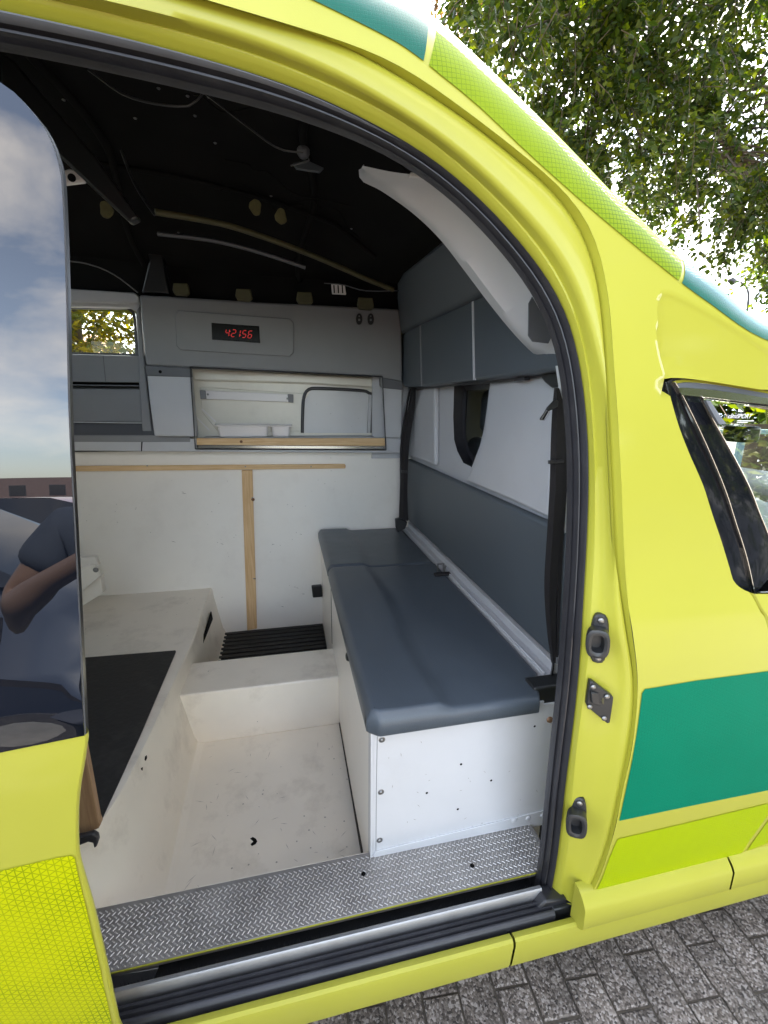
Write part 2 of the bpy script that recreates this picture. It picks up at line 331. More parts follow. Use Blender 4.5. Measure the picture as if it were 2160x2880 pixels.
def gridf(rows):
    n = len(rows[0]); V = [tuple(p) for r in rows for p in r]; Fc = []
    for i in range(len(rows) - 1):
        for j in range(n - 1): Fc.append((i * n + j, i * n + j + 1, (i + 1) * n + j + 1, (i + 1) * n + j))
    return V, Fc
def loft(name, rows, m, par=None, smooth=50, **k): V, f = gridf(rows); return mesh(name, V, f, m, par, smooth=smooth, **k)
def tubed(P, r, n=8, cap=True):
    P = [np.asarray(p, float) for p in P]; V, Fc = [], []
    up = np.array([0.13, .21, 1.0])
    for i, p in enumerate(P):
        t = P[min(i + 1, len(P) - 1)] - P[max(i - 1, 0)]; t = t / (np.linalg.norm(t) + 1e-9)
        a = np.cross(t, up); a /= (np.linalg.norm(a) + 1e-9); b = np.cross(t, a)
        rr = r[i] if hasattr(r, '__len__') else r
        for k_ in range(n):
            w = 2 * math.pi * k_ / n; V.append(tuple(p + rr * (math.cos(w) * a + math.sin(w) * b)))
    for i in range(len(P) - 1):
        for k_ in range(n): Fc.append((i * n + k_, i * n + (k_ + 1) % n, (i + 1) * n + (k_ + 1) % n, (i + 1) * n + k_))
    if cap: Fc += [tuple(range(n))[::-1], tuple(range((len(P) - 1) * n, len(P) * n))]
    return V, Fc
def tube(name, P, r, m, par=None, n=8, **k): V, f = tubed(P, r, n); return mesh(name, V, f, m, par, smooth=k.pop('smooth', 60), **k)
def dome(name, c, nrm, r, h, m, par=None, n=12):
    """a bolt head: a low dome on a surface point"""
    nrm = np.asarray(nrm, float); nrm /= np.linalg.norm(nrm); a = np.cross(nrm, (.3, .2, 1)); a /= np.linalg.norm(a); b = np.cross(nrm, a)
    rows = []
    for rr, hh in ((1, 0), (1, .35), (.8, .8), (.35, 1), (.02, 1)):
        rows.append([np.asarray(c) + r * rr * (math.cos(2 * math.pi * i / n) * a + math.sin(2 * math.pi * i / n) * b) + nrm * h * hh for i in range(n + 1)])
    return loft(name, rows, m, par, smooth=60)
def inpoly(p, poly):
    x, y = p; c = False; j = len(poly) - 1
    for i in range(len(poly)):
        xi, yi = poly[i][0], poly[i][1]; xj, yj = poly[j][0], poly[j][1]
        if (yi > y) != (yj > y) and x < (xj - xi) * (y - yi) / (yj - yi + 1e-12) + xi: c = not c
        j = i
    return c
def cdt(outer, holes=(), lines=(), step=.03, avoid=None):
    """triangulate a flat outline (2-D) with holes, constraint lines and a fill of inner points"""
    vs, es = [], []
    def add(P, closed):
        o = len(vs)
        for p in P: vs.append(Vector((float(p[0]), float(p[1]))))
        for i in range(len(P) - (0 if closed else 1)): es.append((o + i, o + (i + 1) % len(P)))
    add(outer, True)
    for h in holes: add(h, True)
    for l in lines: add(l, False)
    A = np.array([[p[0], p[1]] for p in outer]); lo = A.min(0); hi = A.max(0)
    for x in np.arange(lo[0], hi[0], step):
        for y in np.arange(lo[1], hi[1], step):
            if avoid is not None and avoid(x, y): continue
            vs.append(Vector((float(x) + 1e-4 * ((y * 997) % 1), float(y))))
    r = geometry.delaunay_2d_cdt(vs, es, [], 0, 1e-5)
    V2 = [(v.x, v.y) for v in r[0]]; T = []
    for f in r[2]:
        c = (sum(V2[i][0] for i in f) / 3, sum(V2[i][1] for i in f) / 3)
        if inpoly(c, outer) and not any(inpoly(c, h) for h in holes): T.append(f)
    return V2, T
def compact(V, T):
    used = sorted({i for f in T for i in f}); mp_ = {o: n for n, o in enumerate(used)}
    return [V[i] for i in used], [tuple(mp_[i] for i in f) for f in T]
def sheet(name, outer, holes, lines, step, fy, m, par, smooth=35, flip=False, avoid=None):
    V2, T = cdt(outer, holes, lines, step, avoid); V2, T = compact(V2, T)
    V = [(x, fy(x, z), z) for x, z in V2]
    if flip: T = [t[::-1] for t in T]
    return mesh(name, V, T, m, par, smooth=smooth)

# ================================================================== THE GROUND
GZ = -H
gnd = box('ground', (-60, 90, -60, 90, GZ - .5, GZ - .045), mat('asphalt', (.055, .054, .052, 1), .9, var=.2, vscale=3, bump=.5, bscale=60), bev=0); gnd['kind'] = 'structure'
pav = box('pavement', (-4, 8, -6, 4, GZ - .04, GZ - .006), M['sand'], bev=0); pav['kind'] = 'structure'
BL, BW, JT = .205, .105, .0065
def brick_mesh():
    V, f = boxd(-BW / 2 + JT / 2, BW / 2 - JT / 2, -BL / 2 + JT / 2, BL / 2 - JT / 2, -.03, 0)
    me = bpy.data.meshes.new('brick'); bm_ = bmesh.new()
    vs = [bm_.verts.new(v) for v in V]; [bm_.faces.new([vs[i] for i in q]) for q in f[1:]]
    bmesh.ops.bevel(bm_, geom=[e for e in bm_.edges if all(v.co.z > -.01 for v in e.verts)], offset=.0035, segments=1, affect='EDGES')
    bm_.to_mesh(me); bm_.free(); me.materials.append(M['paver']); return me
BM = brick_mesh(); RV, RF = [], []
rot = math.radians(-4.0); cr_, sr_ = math.cos(rot), math.sin(rot); rb = random.Random(3)
nb = 0
V0 = np.array([v.co[:] for v in BM.vertices]); F0 = [tuple(p.vertices) for p in BM.polygons]
for i in range(-36, 72):
    for j in range(-28, 18):
        x0, y0 = .774 + i * BW, .69 + (j + (.5 if i % 2 else 0) + (.04 * ((i * 7) % 5 - 2))) * BL
        x = (x0 - .8) * cr_ - (y0 - .7) * sr_ + .8; y = (x0 - .8) * sr_ + (y0 - .7) * cr_ + .7
        tilt = (rb.uniform(-.012, .012), rb.uniform(-.008, .008), rot + rb.uniform(-.012, .012)); dz = rb.uniform(-.0018, .0018)
        if -.05 < x < 2.4 and .28 < y < 1.5 and nb < 290:
            o = bpy.data.objects.new('brick', BM); COL.objects.link(o); o.parent = pav
            o.location = (x, y, GZ + H + dz); o.rotation_euler = tilt; nb += 1
        elif (-3.5 < x < 7) and (-5 < y < 3.6) and not (-2.2 < x < 0 and y > 1.4):
            R = np.array(Matrix.Rotation(tilt[2], 3, 'Z') @ Matrix.Rotation(tilt[0], 3, 'X')); W = V0 @ R.T + np.array([x, y, GZ + dz])
            o_ = len(RV); RV += W.tolist(); RF += [tuple(k + o_ for k in q) for q in F0]
rest = mesh('brick_field', RV, RF, M['paver'], pav); rest['kind'] = 'stuff'

# ================================================================== THE AMBULANCE
amb = thing('ambulance', 'fluorescent yellow high roof ambulance with green blocks and its side door slid open', 'ambulance', (-.3, 1.65, GZ))

# --- traced contours of the door aperture, each on its own depth
skin_edge = c2([(0, 235), (200, 370), (450, 545), (650, 710), (780, 810), (850, 880), (900, 960), (940, 1080), (965, 1200), (980, 1350), (985, 1475)]) + c4([(1000, 200), (1015, 400), (1030, 700), (1040, 1000), (1060, 1200), (1095, 1400)]) + z3([(660, 750), (620, 1100), (560, 1350), (520, 1560), (500, 1660), (440, 1850), (380, 2000), (310, 2120)])
groove_in = c1([(1100, 0), (1250, 60), (1450, 165)]) + c2([(0, 290), (200, 410), (400, 540), (560, 680), (700, 790), (800, 880), (850, 960), (890, 1050), (920, 1150), (935, 1260), (945, 1400)]) + c4([(950, 50), (965, 400), (985, 800), (995, 1050)]) + z3([(545, 60), (565, 400), (620, 600), (640, 720), (600, 1100), (545, 1350), (500, 1560), (470, 1700), (400, 1870), (340, 2010), (280, 2110)])
chan_out = c1([(450, 0), (650, 45), (900, 110), (1100, 170), (1300, 250), (1500, 330)]) + c2([(0, 440), (100, 490), (250, 590), (400, 710), (530, 840), (650, 960), (760, 1090), (830, 1200), (880, 1330), (895, 1450)]) + c4([(935, 100), (955, 300), (975, 600), (985, 800), (985, 930)]) + z3([(480, 30), (490, 350), (555, 550), (565, 650), (540, 900), (480, 1250), (430, 1550), (400, 1720), (330, 1900), (240, 2080)])
chan_in = c1([(400, 40), (700, 110), (1000, 205), (1200, 265), (1400, 360)]) + c2([(0, 470), (100, 525), (250, 640), (400, 770), (530, 900), (650, 1040), (750, 1180), (810, 1290), (845, 1400)]) + c4([(880, 100), (905, 400), (915, 700), (912, 950)]) + z3([(372, 60), (350, 500), (300, 900), (260, 1200), (225, 1700), (165, 2060)])
seal_out = c1([(0, 70), (400, 150), (800, 245), (1100, 330), (1400, 440)]) + c2([(0, 575), (160, 660), (300, 770), (440, 900), (560, 1030), (680, 1180), (760, 1300), (800, 1400)]) + c4([(815, 0), (850, 200), (868, 400), (872, 600), (865, 800), (855, 1000), (840, 1250), (825, 1475)]) + c6([(795, 250), (770, 450), (745, 700), (720, 850), (695, 980)])
seal_in = c1([(0, 200), (400, 280), (800, 370), (1200, 470), (1500, 575)]) + c2([(0, 640), (100, 705), (250, 805), (400, 945), (500, 1060), (600, 1180), (680, 1290), (725, 1400)]) + c4([(755, 0), (782, 200), (798, 400), (806, 600), (800, 800), (795, 1000), (778, 1200), (760, 1475)]) + c6([(735, 200), (715, 400), (695, 600), (675, 800), (650, 930), (632, 1010)])

def rearward(C, zr, n=1, x=-2.35):
    """carry a contour on towards the van's tail, outside the frame"""
    C = list(map(tuple, C)); p = np.array(C[0])
    pts = []
    for t in (1.0, .6, .3, .12):
        xx = p[0] + (x - p[0]) * t; zz_ = p[2] + zr * min(1, t * 3); pts.append((xx, Ys(zz_) + (p[1] - Ys(p[2])), zz_))
    return np.array(pts + C)
NP = 150
cA = smooth(rearward(skinc(skin_edge, 0), .10), NP)
cB = smooth(rearward(skinc(groove_in, .014), .06), NP)
cB2 = smooth(rearward(skinc(chan_out, .020), .04), NP)
cC = smooth(rearward(skinc(chan_in, .042), .03), NP)
cD = smooth(rearward(skinc(seal_out, .068), .02), NP)
cE = smooth(rearward(skinc(seal_in, .088), .0), NP)
def gsm(C, w=3.0):
    k_ = np.exp(-np.arange(-9, 10) ** 2 / (2 * w * w)); k_ /= k_.sum()
    P_ = np.vstack([2 * C[0] - C[9:0:-1], C, 2 * C[-1] - C[-2:-11:-1]])
    o = np.stack([np.convolve(P_[:, i], k_, mode='valid') for i in range(3)], 1); o[0] = C[0]; o[-1] = C[-1]; return o
cA, cB, cB2, cC, cD = [gsm(c, 2.0) for c in (cA, cB, cB2, cC, cD)]; cE = gsm(cE, 2.0)
def lerp(a, b, t, dy=0, dz=0):
    q = a * (1 - t) + b * t; q = q.copy(); q[:, 1] += dy; return q
def match(a, b):
    """re-space b so its points sit opposite those of a (by nearest progress in the x,z plane)"""
    out = []; j = 0; bb = resample(b, 1200); last = 0
    for i, p in enumerate(a):
        w = bb[last:min(len(bb), last + 90)]
        k_ = int(np.argmin(((w[:, [0, 2]] - p[[0, 2]]) ** 2).sum(1))); last += k_; out.append(bb[last])
    out[-1] = bb[-1]; return np.array(out)
cBm = match(cA, cB); cB2m = match(cA, cB2); cCm = match(cA, cC); cDm = match(cA, cD)
rows = [cA, lerp(cA, cBm, .25, .006), lerp(cA, cBm, .6, .012), lerp(cA, cBm, .85, .008), cBm,
        lerp(cBm, cB2m, .15, -.004), lerp(cBm, cB2m, .5, -.005), lerp(cBm, cB2m, .85, -.003), cB2m,
        lerp(cB2m, cCm, .25, .004), lerp(cB2m, cCm, .6, .009), cCm,
        lerp(cCm, cDm, .12, -.002), lerp(cCm, cDm, .5, -.002), lerp(cCm, cDm, .9, 0), cDm, lerp(cDm, cDm, 0, .03)]
loft('door_frame', rows, M['yellow'], amb, smooth=70)
cEm = match(cD, cE)
rs = []
for t, dy in ((-.04, .010), (0, -.004), (.10, -.014), (.22, -.012), (.32, -.002), (.40, .002), (.50, -.008), (.62, -.010), (.72, 0), (.80, .004), (.90, -.004), (1.0, .004), (1.0, .010)):
    rs.append(lerp(cD, cEm, t, dy))
loft('door_seal', rs, M['rubber'], amb, smooth=60)
# pale lip on the upper run of the seal
up = [i for i in range(NP) if cD[i][2] > .20]
tap = np.clip((len(up) - np.arange(len(up))) / 45.0, 0, 1)[:, None]
rs2 = []
for t, dy in ((.0, -.012), (.06, -.022), (.18, -.0245), (.30, -.021), (.38, -.008)):
    q = lerp(cD, cEm, t, 0)[up[0]:up[-1] + 1]; q0 = lerp(cD, cEm, .19, 0)[up[0]:up[-1] + 1]
    q = q0 + (q - q0) * tap; q[:, 1] += (dy * tap[:, 0] - .008 * (1 - tap[:, 0])); rs2.append(q)
loft('seal_lip', rs2, M['rubber_grey'], amb, smooth=60)

# --- roof edge and shoulder
stripe_lo = c2([(0, 160), (200, 300), (400, 460), (600, 650), (800, 830), (1000, 1000), (1275, 1220), (1400, 1310), (1659, 1475)])
stripe_up = c2([(90, 0), (220, 85), (350, 200), (600, 440), (800, 640), (1000, 850), (1130, 970), (1270, 1110), (1400, 1200), (1659, 1400)])
OUP = .030
lo3 = skinc(stripe_lo, 0); up3 = skinc(stripe_up, OUP)
def ext(C, dzr, dzf, off):
    C = list(C); a = C[0]; b = C[-1]
    z1 = a[2] + dzr
    rear = [(-2.4, Ys(z1) + off, z1), (-1.2, Ys(z1 - .01) + off, z1 - .01), (-.5, Ys(a[2] + dzr * .75) + off, a[2] + dzr * .75), (-.1, Ys(a[2] + dzr * .45) + off, a[2] + dzr * .45)]
    front = [(b[0] + .25, Ys(b[2] + dzf * .6) + off, b[2] + dzf * .6), (1.6, Ys(b[2] + dzf) + off, b[2] + dzf), (2.05, Ys(b[2] + dzf) + off, b[2] + dzf)]
    return np.array(rear + C + front)
NR = 140
rlo = smooth(ext(lo3, .15, -.05, 0), NR); rup = smooth(ext(up3, .15, -.05, OUP), NR)
xs = np.linspace(-2.4, 2.05, NR)
def atx(C, x): return np.array([x, np.interp(x, C[:, 0], C[:, 1]), np.interp(x, C[:, 0], C[:, 2])])
LO = np.array([atx(rlo, x) for x in xs]); UP = np.array([atx(rup, x) for x in xs])
def shoulder(t, off=0.0):
    q = LO * (1 - t) + UP * t
    q = q.copy(); q[:, 1] = LO[:, 1] + (UP[:, 1] - LO[:, 1]) * t ** 1.6 - off
    return q
SH = [shoulder(t) for t in (0, .15, .3, .45, .6, .75, .88, 1)]
roof_rows = list(SH)
def crown(Y):
    out = []
    for p in UP:
        s = p[2] / p[1]; rise = min(.30, .90 * (s * 1.62 - p[2])); w = (Y - p[1]) / (1.66 - p[1])
        w = max(0, min(1, w)); z = p[2] + rise * (1 - (1 - w) ** 1.8) ; z = min(z, s * Y * .985 if Y > p[1] + .01 else z)
        out.append((p[0], max(Y, p[1]), z))
    return np.array(out)
half = [crown(Y) for Y in (.90, 1.0, 1.15, 1.3, 1.48, 1.66)]
half[4] = np.array([(p[0], p[1], max(p[2], .5 * p[2] + .5 * (.70 - .5 * max(0, min(1, (p[0] - .85) / .7))) if p[0] > -9 else p[2])) for p in half[4]])
half[5] = np.array([(p[0], p[1], max(p[2], .70 - .5 * max(0, min(1, (p[0] - .85) / .7)))) for p in half[5]])
def farz(x): return .70 - .5 * max(0, min(1, (x - .85) / .7))
far = [np.array([(p[0], 3.44 - p[1], max(p[2], farz(p[0]) + dz)) for p in r]) for r, dz in ((half[4], .03), (half[3], .03), (half[2], .04), (half[1], .04), (half[0], .03), (SH[-1], .01), (SH[4], -.05), (SH[0], -.14))]
loft('roof', roof_rows + half + far, M['yellow'], amb, smooth=60)

def roofz(x, Y): # inner roof height
    p = atx(UP, x); s = p[2] / p[1]; rise = min(.30, .90 * (s * 1.62 - p[2])); w = max(0, min(1, (min(Y, 3.44 - Y) - p[1]) / (1.66 - p[1])))
    z = p[2] + rise * (1 - (1 - w) ** 1.8)
    if Y > 1.72: z = max(z, farz(x) + .03)
    elif Y > 1.3: t = (Y - 1.3) / .42; z = z * (1 - t) + max(z, farz(x) + .03) * t
    return z

# --- reflective film blocks on the shoulder
def band(name, x0, x1, m, t0=.02, t1=1.0, slant=0.0):
    rr = []
    for t in np.linspace(t0, t1, 8):
        a = x0 + slant * t; xx = np.linspace(a, x1 + slant * t, 60)
        q = shoulder(t, .0014)
        rr.append([np.array([x, np.interp(x, xs, q[:, 1]), np.interp(x, xs, q[:, 2])]) for x in xx])
    for Y in (.93, 1.02, 1.12):
        q = crown(Y); xx = np.linspace(x0 + slant * t1, x1 + slant * t1, 60)
        rr.append([np.array([x, Y - .0008, np.interp(x, xs, q[:, 2]) + .0016]) for x in xx])
    return loft(name, rr, m, amb, smooth=60)
e1 = skin(936, 150)[0]; e1b = skin(941, 156)[0]; e2 = skin(1466, 606)[0]; e2b = skin(1470, 611)[0]
band('roof_stripe', -.6, .228, M['green_roof'], slant=.022)
band('roof_stripe', .236, skin(1464, 604)[0], M['lime_roof'], slant=.03)
band('roof_stripe', skin(1471, 612)[0], 1.25, M['green_roof'], slant=.03)

# --- side skin forward of the door
wl_ = skinc(z4([(235, 240), (330, 580), (430, 850), (560, 1150), (640, 1400), (740, 1700), (800, 1900), (830, 2000), (900, 2070), (1010, 2120)]))
wt_ = skinc(z4([(235, 240), (300, 200), (450, 195), (700, 225), (1138, 300)]))
WX = 1.95
win_hole = [(p[0], p[2]) for p in smooth(wl_, 40)] + [(1.1, wl_[-1][2] - .012), (1.5, wl_[-1][2] - .02), (WX, wl_[-1][2] - .02), (WX, .0), (1.5, .03)] + [(p[0], p[2]) for p in smooth(wt_, 16)[::-1]][:-1]
A2 = [(p[0], p[2]) for p in cA]
# bottom of the skin
zb0 = cA[-1][2]
outer = A2 + [(.80, -1.155), (1.0, -1.15), (2.05, -1.15), (2.05, float(np.interp(2.05, xs, LO[:, 2])))] + [(float(p[0]), float(p[2])) for p in LO[::-1]][1:]
# shut line of the front door
sh1 = skinc(z4([(1010, 2120), (1075, 2200)]) + [(1659, 1345)])
shut_top = [tuple(p) for p in smooth([(1.0, -.40, 0), (1.02, -.45, 0), (1.022, -.6, 0), (1.02, -.75, 0)], 14)[:, :2]]
sl = skinc([(1659, 1745), (1640, 1775), (1618, 1812), (1600, 1838), (1588, 1862)])
shut_low = [(p[0], p[2]) for p in sl]
shut = [(wl_[-1][0], wl_[-1][2] - .002)] + [(skin(1645, 1318)[0], skin(1645, 1318)[2]), (skin(1659, 1345)[0], skin(1659, 1345)[2])]
ex, ez = shut[-1]
lx, lz = shut_low[0]
shut += [(lx + (ex - lx) * (1 - t) + .01 * math.sin(t * 3.14), ez + (lz - ez) * t) for t in (.2, .4, .6, .8)] + shut_low
shut = np.array(shut); shut = smooth(np.c_[shut, np.zeros(len(shut))], 60)[:, :2]
dsh = np.gradient(shut, axis=0); nsh = np.c_[-dsh[:, 1], dsh[:, 0]]; nsh /= np.linalg.norm(nsh, axis=1)[:, None]
# pocket above the window (the cab side sits deeper than the raised body)
pk = skinc([(1440, 820), (1424, 760), (1415, 700), (1414, 655), (1424, 634), (1450, 632), (1520, 665), (1600, 712), (1659, 752)])
pk = smooth(pk, 40)[:, [0, 2]]; pk = np.vstack([pk, [[1.4, pk[-1][1] - .06], [2.0, pk[-1][1] - .09]]])
pk[0] = [win_hole[0][0] - .004, win_hole[0][1]]
pocket = list(map(tuple, pk)) + [(2.0, -.06)] + [(p[0], p[2] - .02) for p in smooth(wt_, 16)[::-1]][:-1] + [(win_hole[0][0] + .002, win_hole[0][1] - .02)]
def dist_line(x, z, L):
    P = np.array([x, z]); a = L[:-1]; b = L[1:]; ab = b - a; t = np.clip(((P - a) * ab).sum(1) / ((ab ** 2).sum(1) + 1e-12), 0, 1)
    return np.sqrt((((a + ab * t[:, None]) - P) ** 2).sum(1)).min()
_it = int(np.argmax(pk[:, 1])); pkt = pk[_it:]
def skinY(x, z):
    y = Ys(z)
    if x > .66 and z > -.1:
        if inpoly((x, z), pocket):
            d = dist_line(x, z, pk); zt_ = float(np.interp(x, pkt[:, 0], pkt[:, 1])); y += (.003 + .017 * min(1, max(0, zt_ - z) / .11)) * min(1, d / .012)
    if .8 < x < 1.25 and z < -.3:
        d = dist_line(x, z, shut)
        if d < .0028: y += .012
    # soft roll towards the window below the pillar
    if .66 < x < 1.0 and -.42 < z < .06:
        d = dist_line(x, z, np.array([(p[0], p[2]) for p in wl_])); y += 0 * d
    return y
off = lambda L, N_, d: [tuple(p) for p in L + N_ * d]
lines = [off(shut, nsh, d) for d in (-.004, -.0022, 0, .0022, .004)]
dp = np.gradient(pk, axis=0); npk = np.c_[-dp[:, 1], dp[:, 0]]; npk /= np.linalg.norm(npk, axis=1)[:, None]
lines += [off(pk[:44], npk[:44], d)[1:] for d in (0, -.0061, .0061, -.013, .013)]
def near_line(x, z):
    if x > .6 and z > -.05 and dist_line(x, z, pk) < .015: return True
    return .8 < x < 1.25 and z < -.3 and dist_line(x, z, shut) < .006
bs_ = sheet('body_side', outer, [win_hole], lines, .016, skinY, M['yellow'], amb, smooth=180, avoid=near_line)
def set_normals(o, fy, h=.0012):
    base = BASE[amb.name]; ns = []
    for v in o.data.vertices:
        x, z = v.co[0] + base[0], v.co[2] + base[2] - H
        gx = (fy(x + h, z) - fy(x - h, z)) / (2 * h); gz = (fy(x, z + h) - fy(x, z - h)) / (2 * h)
        n = Vector((gx, -1, gz)).normalized(); ns.append(n)
    o.data.normals_split_custom_set_from_vertices(ns)
    for p_ in o.data.polygons:
        if p_.normal.y > 0: p_.flip() if hasattr(p_, 'flip') else None
set_normals(bs_, skinY)

# --- film blocks on the side
def film(name, pts2, m, step=.04, offy=.0014):
    return sheet(name, pts2, [], [], step, lambda x, z: Ys(z) - offy, m, amb, smooth=60)
def S2(pts): q = skinc(pts); return [(p[0], p[2]) for p in q]
g = S2([(1337, 1772), (1350, 1712), (1365, 1640), (1378, 1560), (1386, 1497), (1392, 1488), (1500, 1470), (1659, 1449)])
gb = S2([(1659, 1706), (1500, 1738)])
film('side_stripe', g + [(1.9, g[-1][1] - .004), (1.9, gb[0][1])] + gb, M['green'])
l1 = S2(z3([(385, 2010), (425, 1925), (470, 1800), (505, 1715), (520, 1683), (530, 1676), (900, 1590), (1456, 1457)]))
l1b = S2(z3([(1456, 1530), (1400, 1610), (1340, 1690), (1300, 1757), (1295, 1765), (900, 1880), (500, 1985), (395, 2012)]))
film('side_stripe', l1 + l1b[:], M['lime'])
l2 = S2(z3([(1325, 1752), (1360, 1700), (1460, 1560)])); l2b = S2(z3([(1460, 1700)]))
film('side_stripe', l2 + [(1.9, l2[-1][1] + .02), (1.9, l2b[0][1])] + l2b, M['lime'])

# --- rear side skin and far side shell
mesh('rear_side', *gridf([[(x, Ys(z), z) for z in np.linspace(-1.2, .62, 30)] for x in (-2.42, -1.62)]), M['yellow'], amb, smooth=60)
def farp(name, x0, x1, z0, z1, m=None):
    return mesh(name, *gridf([[(x, 3.44 - Ys(z), z) for z in np.linspace(z0, z1, 10)] for x in (x0, x1)]), m or M['yellow'], amb, smooth=60)
farp('far_side', -2.42, .95, -1.3, .10); farp('far_side', .95, 2.05, -1.3, -.42); farp('far_side', -2.42, -1.35, .10, .72); farp('far_side', -.66, .9, .10, .72)
farp('far_side', -1.35, -.66, .44, .72)
box('tail', (-2.45, -2.41, .8, 2.6, -1.3, .70), M['yellow'], amb, bev=.01)
box('underbody', (-2.4, 2.3, .80, 2.58, -1.46, -1.40), M['black_plastic'], amb, bev=0)
for wx in (-1.7, 2.35):
    for wy in (.72, 2.42):
        wv = []
        P = [np.array([wx, wy + t, GZ + .31]) for t in (0, .04, .16, .2)]
        w = mesh('wheel', *tubed([(wx, wy + t, GZ + .31) for t in (0, .02, .18, .2)], [.29, .31, .31, .29], 28), M['rubber'], amb, smooth=50)
        mesh('rim', *tubed([(wx, wy + t, GZ + .31) for t in (-.004, .05)], [.19, .2], 20), M['alu'], w, smooth=50)

# --- sill, fairing, track
def extrude_x(name, prof, x0, x1, m, par=None, smooth=40, n=2):
    P = np.array(prof); return loft(name, [[(x, p[0], p[1]) for p in P] for x in np.linspace(x0, x1, n)], m, par, smooth=smooth)
xj = PY(*c6([(552, 1120)])[0], .685)[0]
sillp = [(.705, -1.300), (.697, -1.232), (.694, -1.222), (.686, -1.2185), (.680, -1.2175), (.674, -1.222), (.672, -1.232), (.679, -1.300), (.684, -1.316), (.70, -1.32), (.75, -1.33)]
extrude_x('sill', sillp, -2.4, xj - .003, M['yellow_dull'], amb)
extrude_x('sill', sillp, xj + .003, 2.05, M['yellow_dull'], amb)
box('sill_joint', (xj - .004, xj + .004, .690, .72, -1.31, -1.23), M['hole'], amb, bev=0)
xf = PY(*c6([(870, 1065)])[0], .66)[0] - .012
xf2 = PY(*c6([(1508, 800)])[0], .66)[0]
fair = [(.700, -1.119), (.686, -1.121), (.676, -1.127), (.667, -1.135), (.660, -1.143), (.6555, -1.152), (.6545, -1.204), (.659, -1.213), (.672, -1.224), (.70, -1.226)]
for a, b in ((xf, xf2 - .003), (xf2 + .003, 2.05)): 
    fo = extrude_x('fairing', fair, a, b, M['yellow_dull'], amb)
mesh('fairing_end', [(xf, *p) for p in fair], [tuple(range(len(fair)))], M['yellow_dull'], amb)
box('sill_filler', (xf + .06, 2.05, .700, .76, -1.23, -1.13), M['yellow_dull'], amb, bev=.004)
mesh('sill_inner', *join([boxd(-2.3, .66, .706, .86, -1.315, -1.262), boxd(.60, .66, .712, .86, -1.262, -1.215)]), M['black_plastic'], amb, bev=.003)
extrude_x('door_track', [(.757, -1.262), (.757, -1.190), (.754, -1.187), (.7475, -1.1865), (.7445, -1.190), (.7440, -1.214), (.7435, -1.25)], -.55, .585, M['alu'], amb)
sp = [(.742, -1.262), (.741, -1.222), (.737, -1.212), (.733, -1.2125), (.7305, -1.220), (.727, -1.2135), (.721, -1.2135), (.718, -1.221), (.7145, -1.214), (.708, -1.214), (.703, -1.222), (.702, -1.25)]
extrude_x('sill_seal', sp, -2.3, .60, M['rubber'], amb, smooth=60)
# tread plate
X0, X1 = -.62, .66
tr = box('tread_plate', (X0, X1, .795, .938, -1.215, -1.2), M['tread'], amb, bev=.0015)
ribs = []
px_, py_ = .0128, .0088
rr_ = random.Random(5)
for i in range(int((X1 - X0) / px_)):
    for j in range(15):
        cx = X0 + .008 + i * px_ + (px_ / 2 if j % 2 else 0); cy = .802 + j * py_
        a = math.radians(52) if j % 2 else math.radians(-38)
        dx, dy = math.cos(a) * .0050, math.sin(a) * .0050; ox, oy = -math.sin(a) * .0014, math.cos(a) * .0014
        if cx < X0 + .008 or cx > X1 - .008: continue
        h_ = .0011
        V = [(cx - dx - ox, cy - dy - oy, -1.2), (cx + dx - ox, cy + dy - oy, -1.2), (cx + dx + ox, cy + dy + oy, -1.2), (cx - dx + ox, cy - dy + oy, -1.2),
             (cx - dx * .8, cy - dy * .8, -1.2 + h_), (cx + dx * .8, cy + dy * .8, -1.2 + h_)]
        ribs.append((V, [(0, 1, 5, 4), (2, 3, 4, 5), (1, 2, 5), (3, 0, 4)]))
rv, rf = join(ribs)
tb = mesh('tread_ribs', rv, rf, M['tread_rib'], tr); tb['kind'] = 'stuff'
box('plate_edge', (X0, .60, .7925, .795, -1.2050, -1.2005), M['yellow_dull'], tr, bev=.001)
for u, v in ((785, 1888), (1020, 1870)):
    q = PZ(u, v, -1.2); dome('plate_screw', q, (0, 0, 1), .006, .002, M['hole'], tr)
# brush in the slot
bv = []
rb2 = random.Random(9)
for i in range(2600):
    x = -.5 + 1.07 * i / 2600; y = .788 + rb2.uniform(-.006, .004); w = .0007; l = rb2.uniform(.028, .040)
    if x > .50: l *= 1.2
    tx = rb2.uniform(-.006, .006); ty = -rb2.uniform(.006, .02) * (1.6 if x > .46 else 1)
    bv.append(([(x - w, y, -1.262), (x + w, y, -1.262), (x + tx, y + ty, -1.262 + l * 1.3)], [(0, 1, 2)]))
v_, f_ = join(bv); bs = mesh('brush_strip', v_, f_, mat('brush_bristles', (.07, .068, .07, 1), .6), amb); bs['kind'] = 'stuff'
# foot of the seal: dark rubber block beside the pillar
prism('seal_foot', [skin(u, v, .03) for u, v in c6([(700, 948), (790, 935), (798, 960), (798, 1000), (640, 1035), (660, 985)])], (0, .04, 0), M['rubber'], amb, bev=.005)
mesh('pillar_foot', *gridf([[tuple(cA[-1]), tuple(lerp(cA, cBm, .5, .01)[-1]), tuple(cCm[-1]), tuple(cDm[-1])],
     [(.70, .684, -1.215), (.67, .70, -1.215), (.64, .72, -1.215), (.61, .75, -1.215)]]), M['yellow'], amb, smooth=60)
# worn clear corner at the rear of the track
prism('track_bracket', [PY(u, v, .80) for u, v in ((238, 2110), (342, 2092), (325, 2130), (330, 2140), (258, 2230), (240, 2150))], (0, .01, 0), M['alu'], amb, bev=.001)

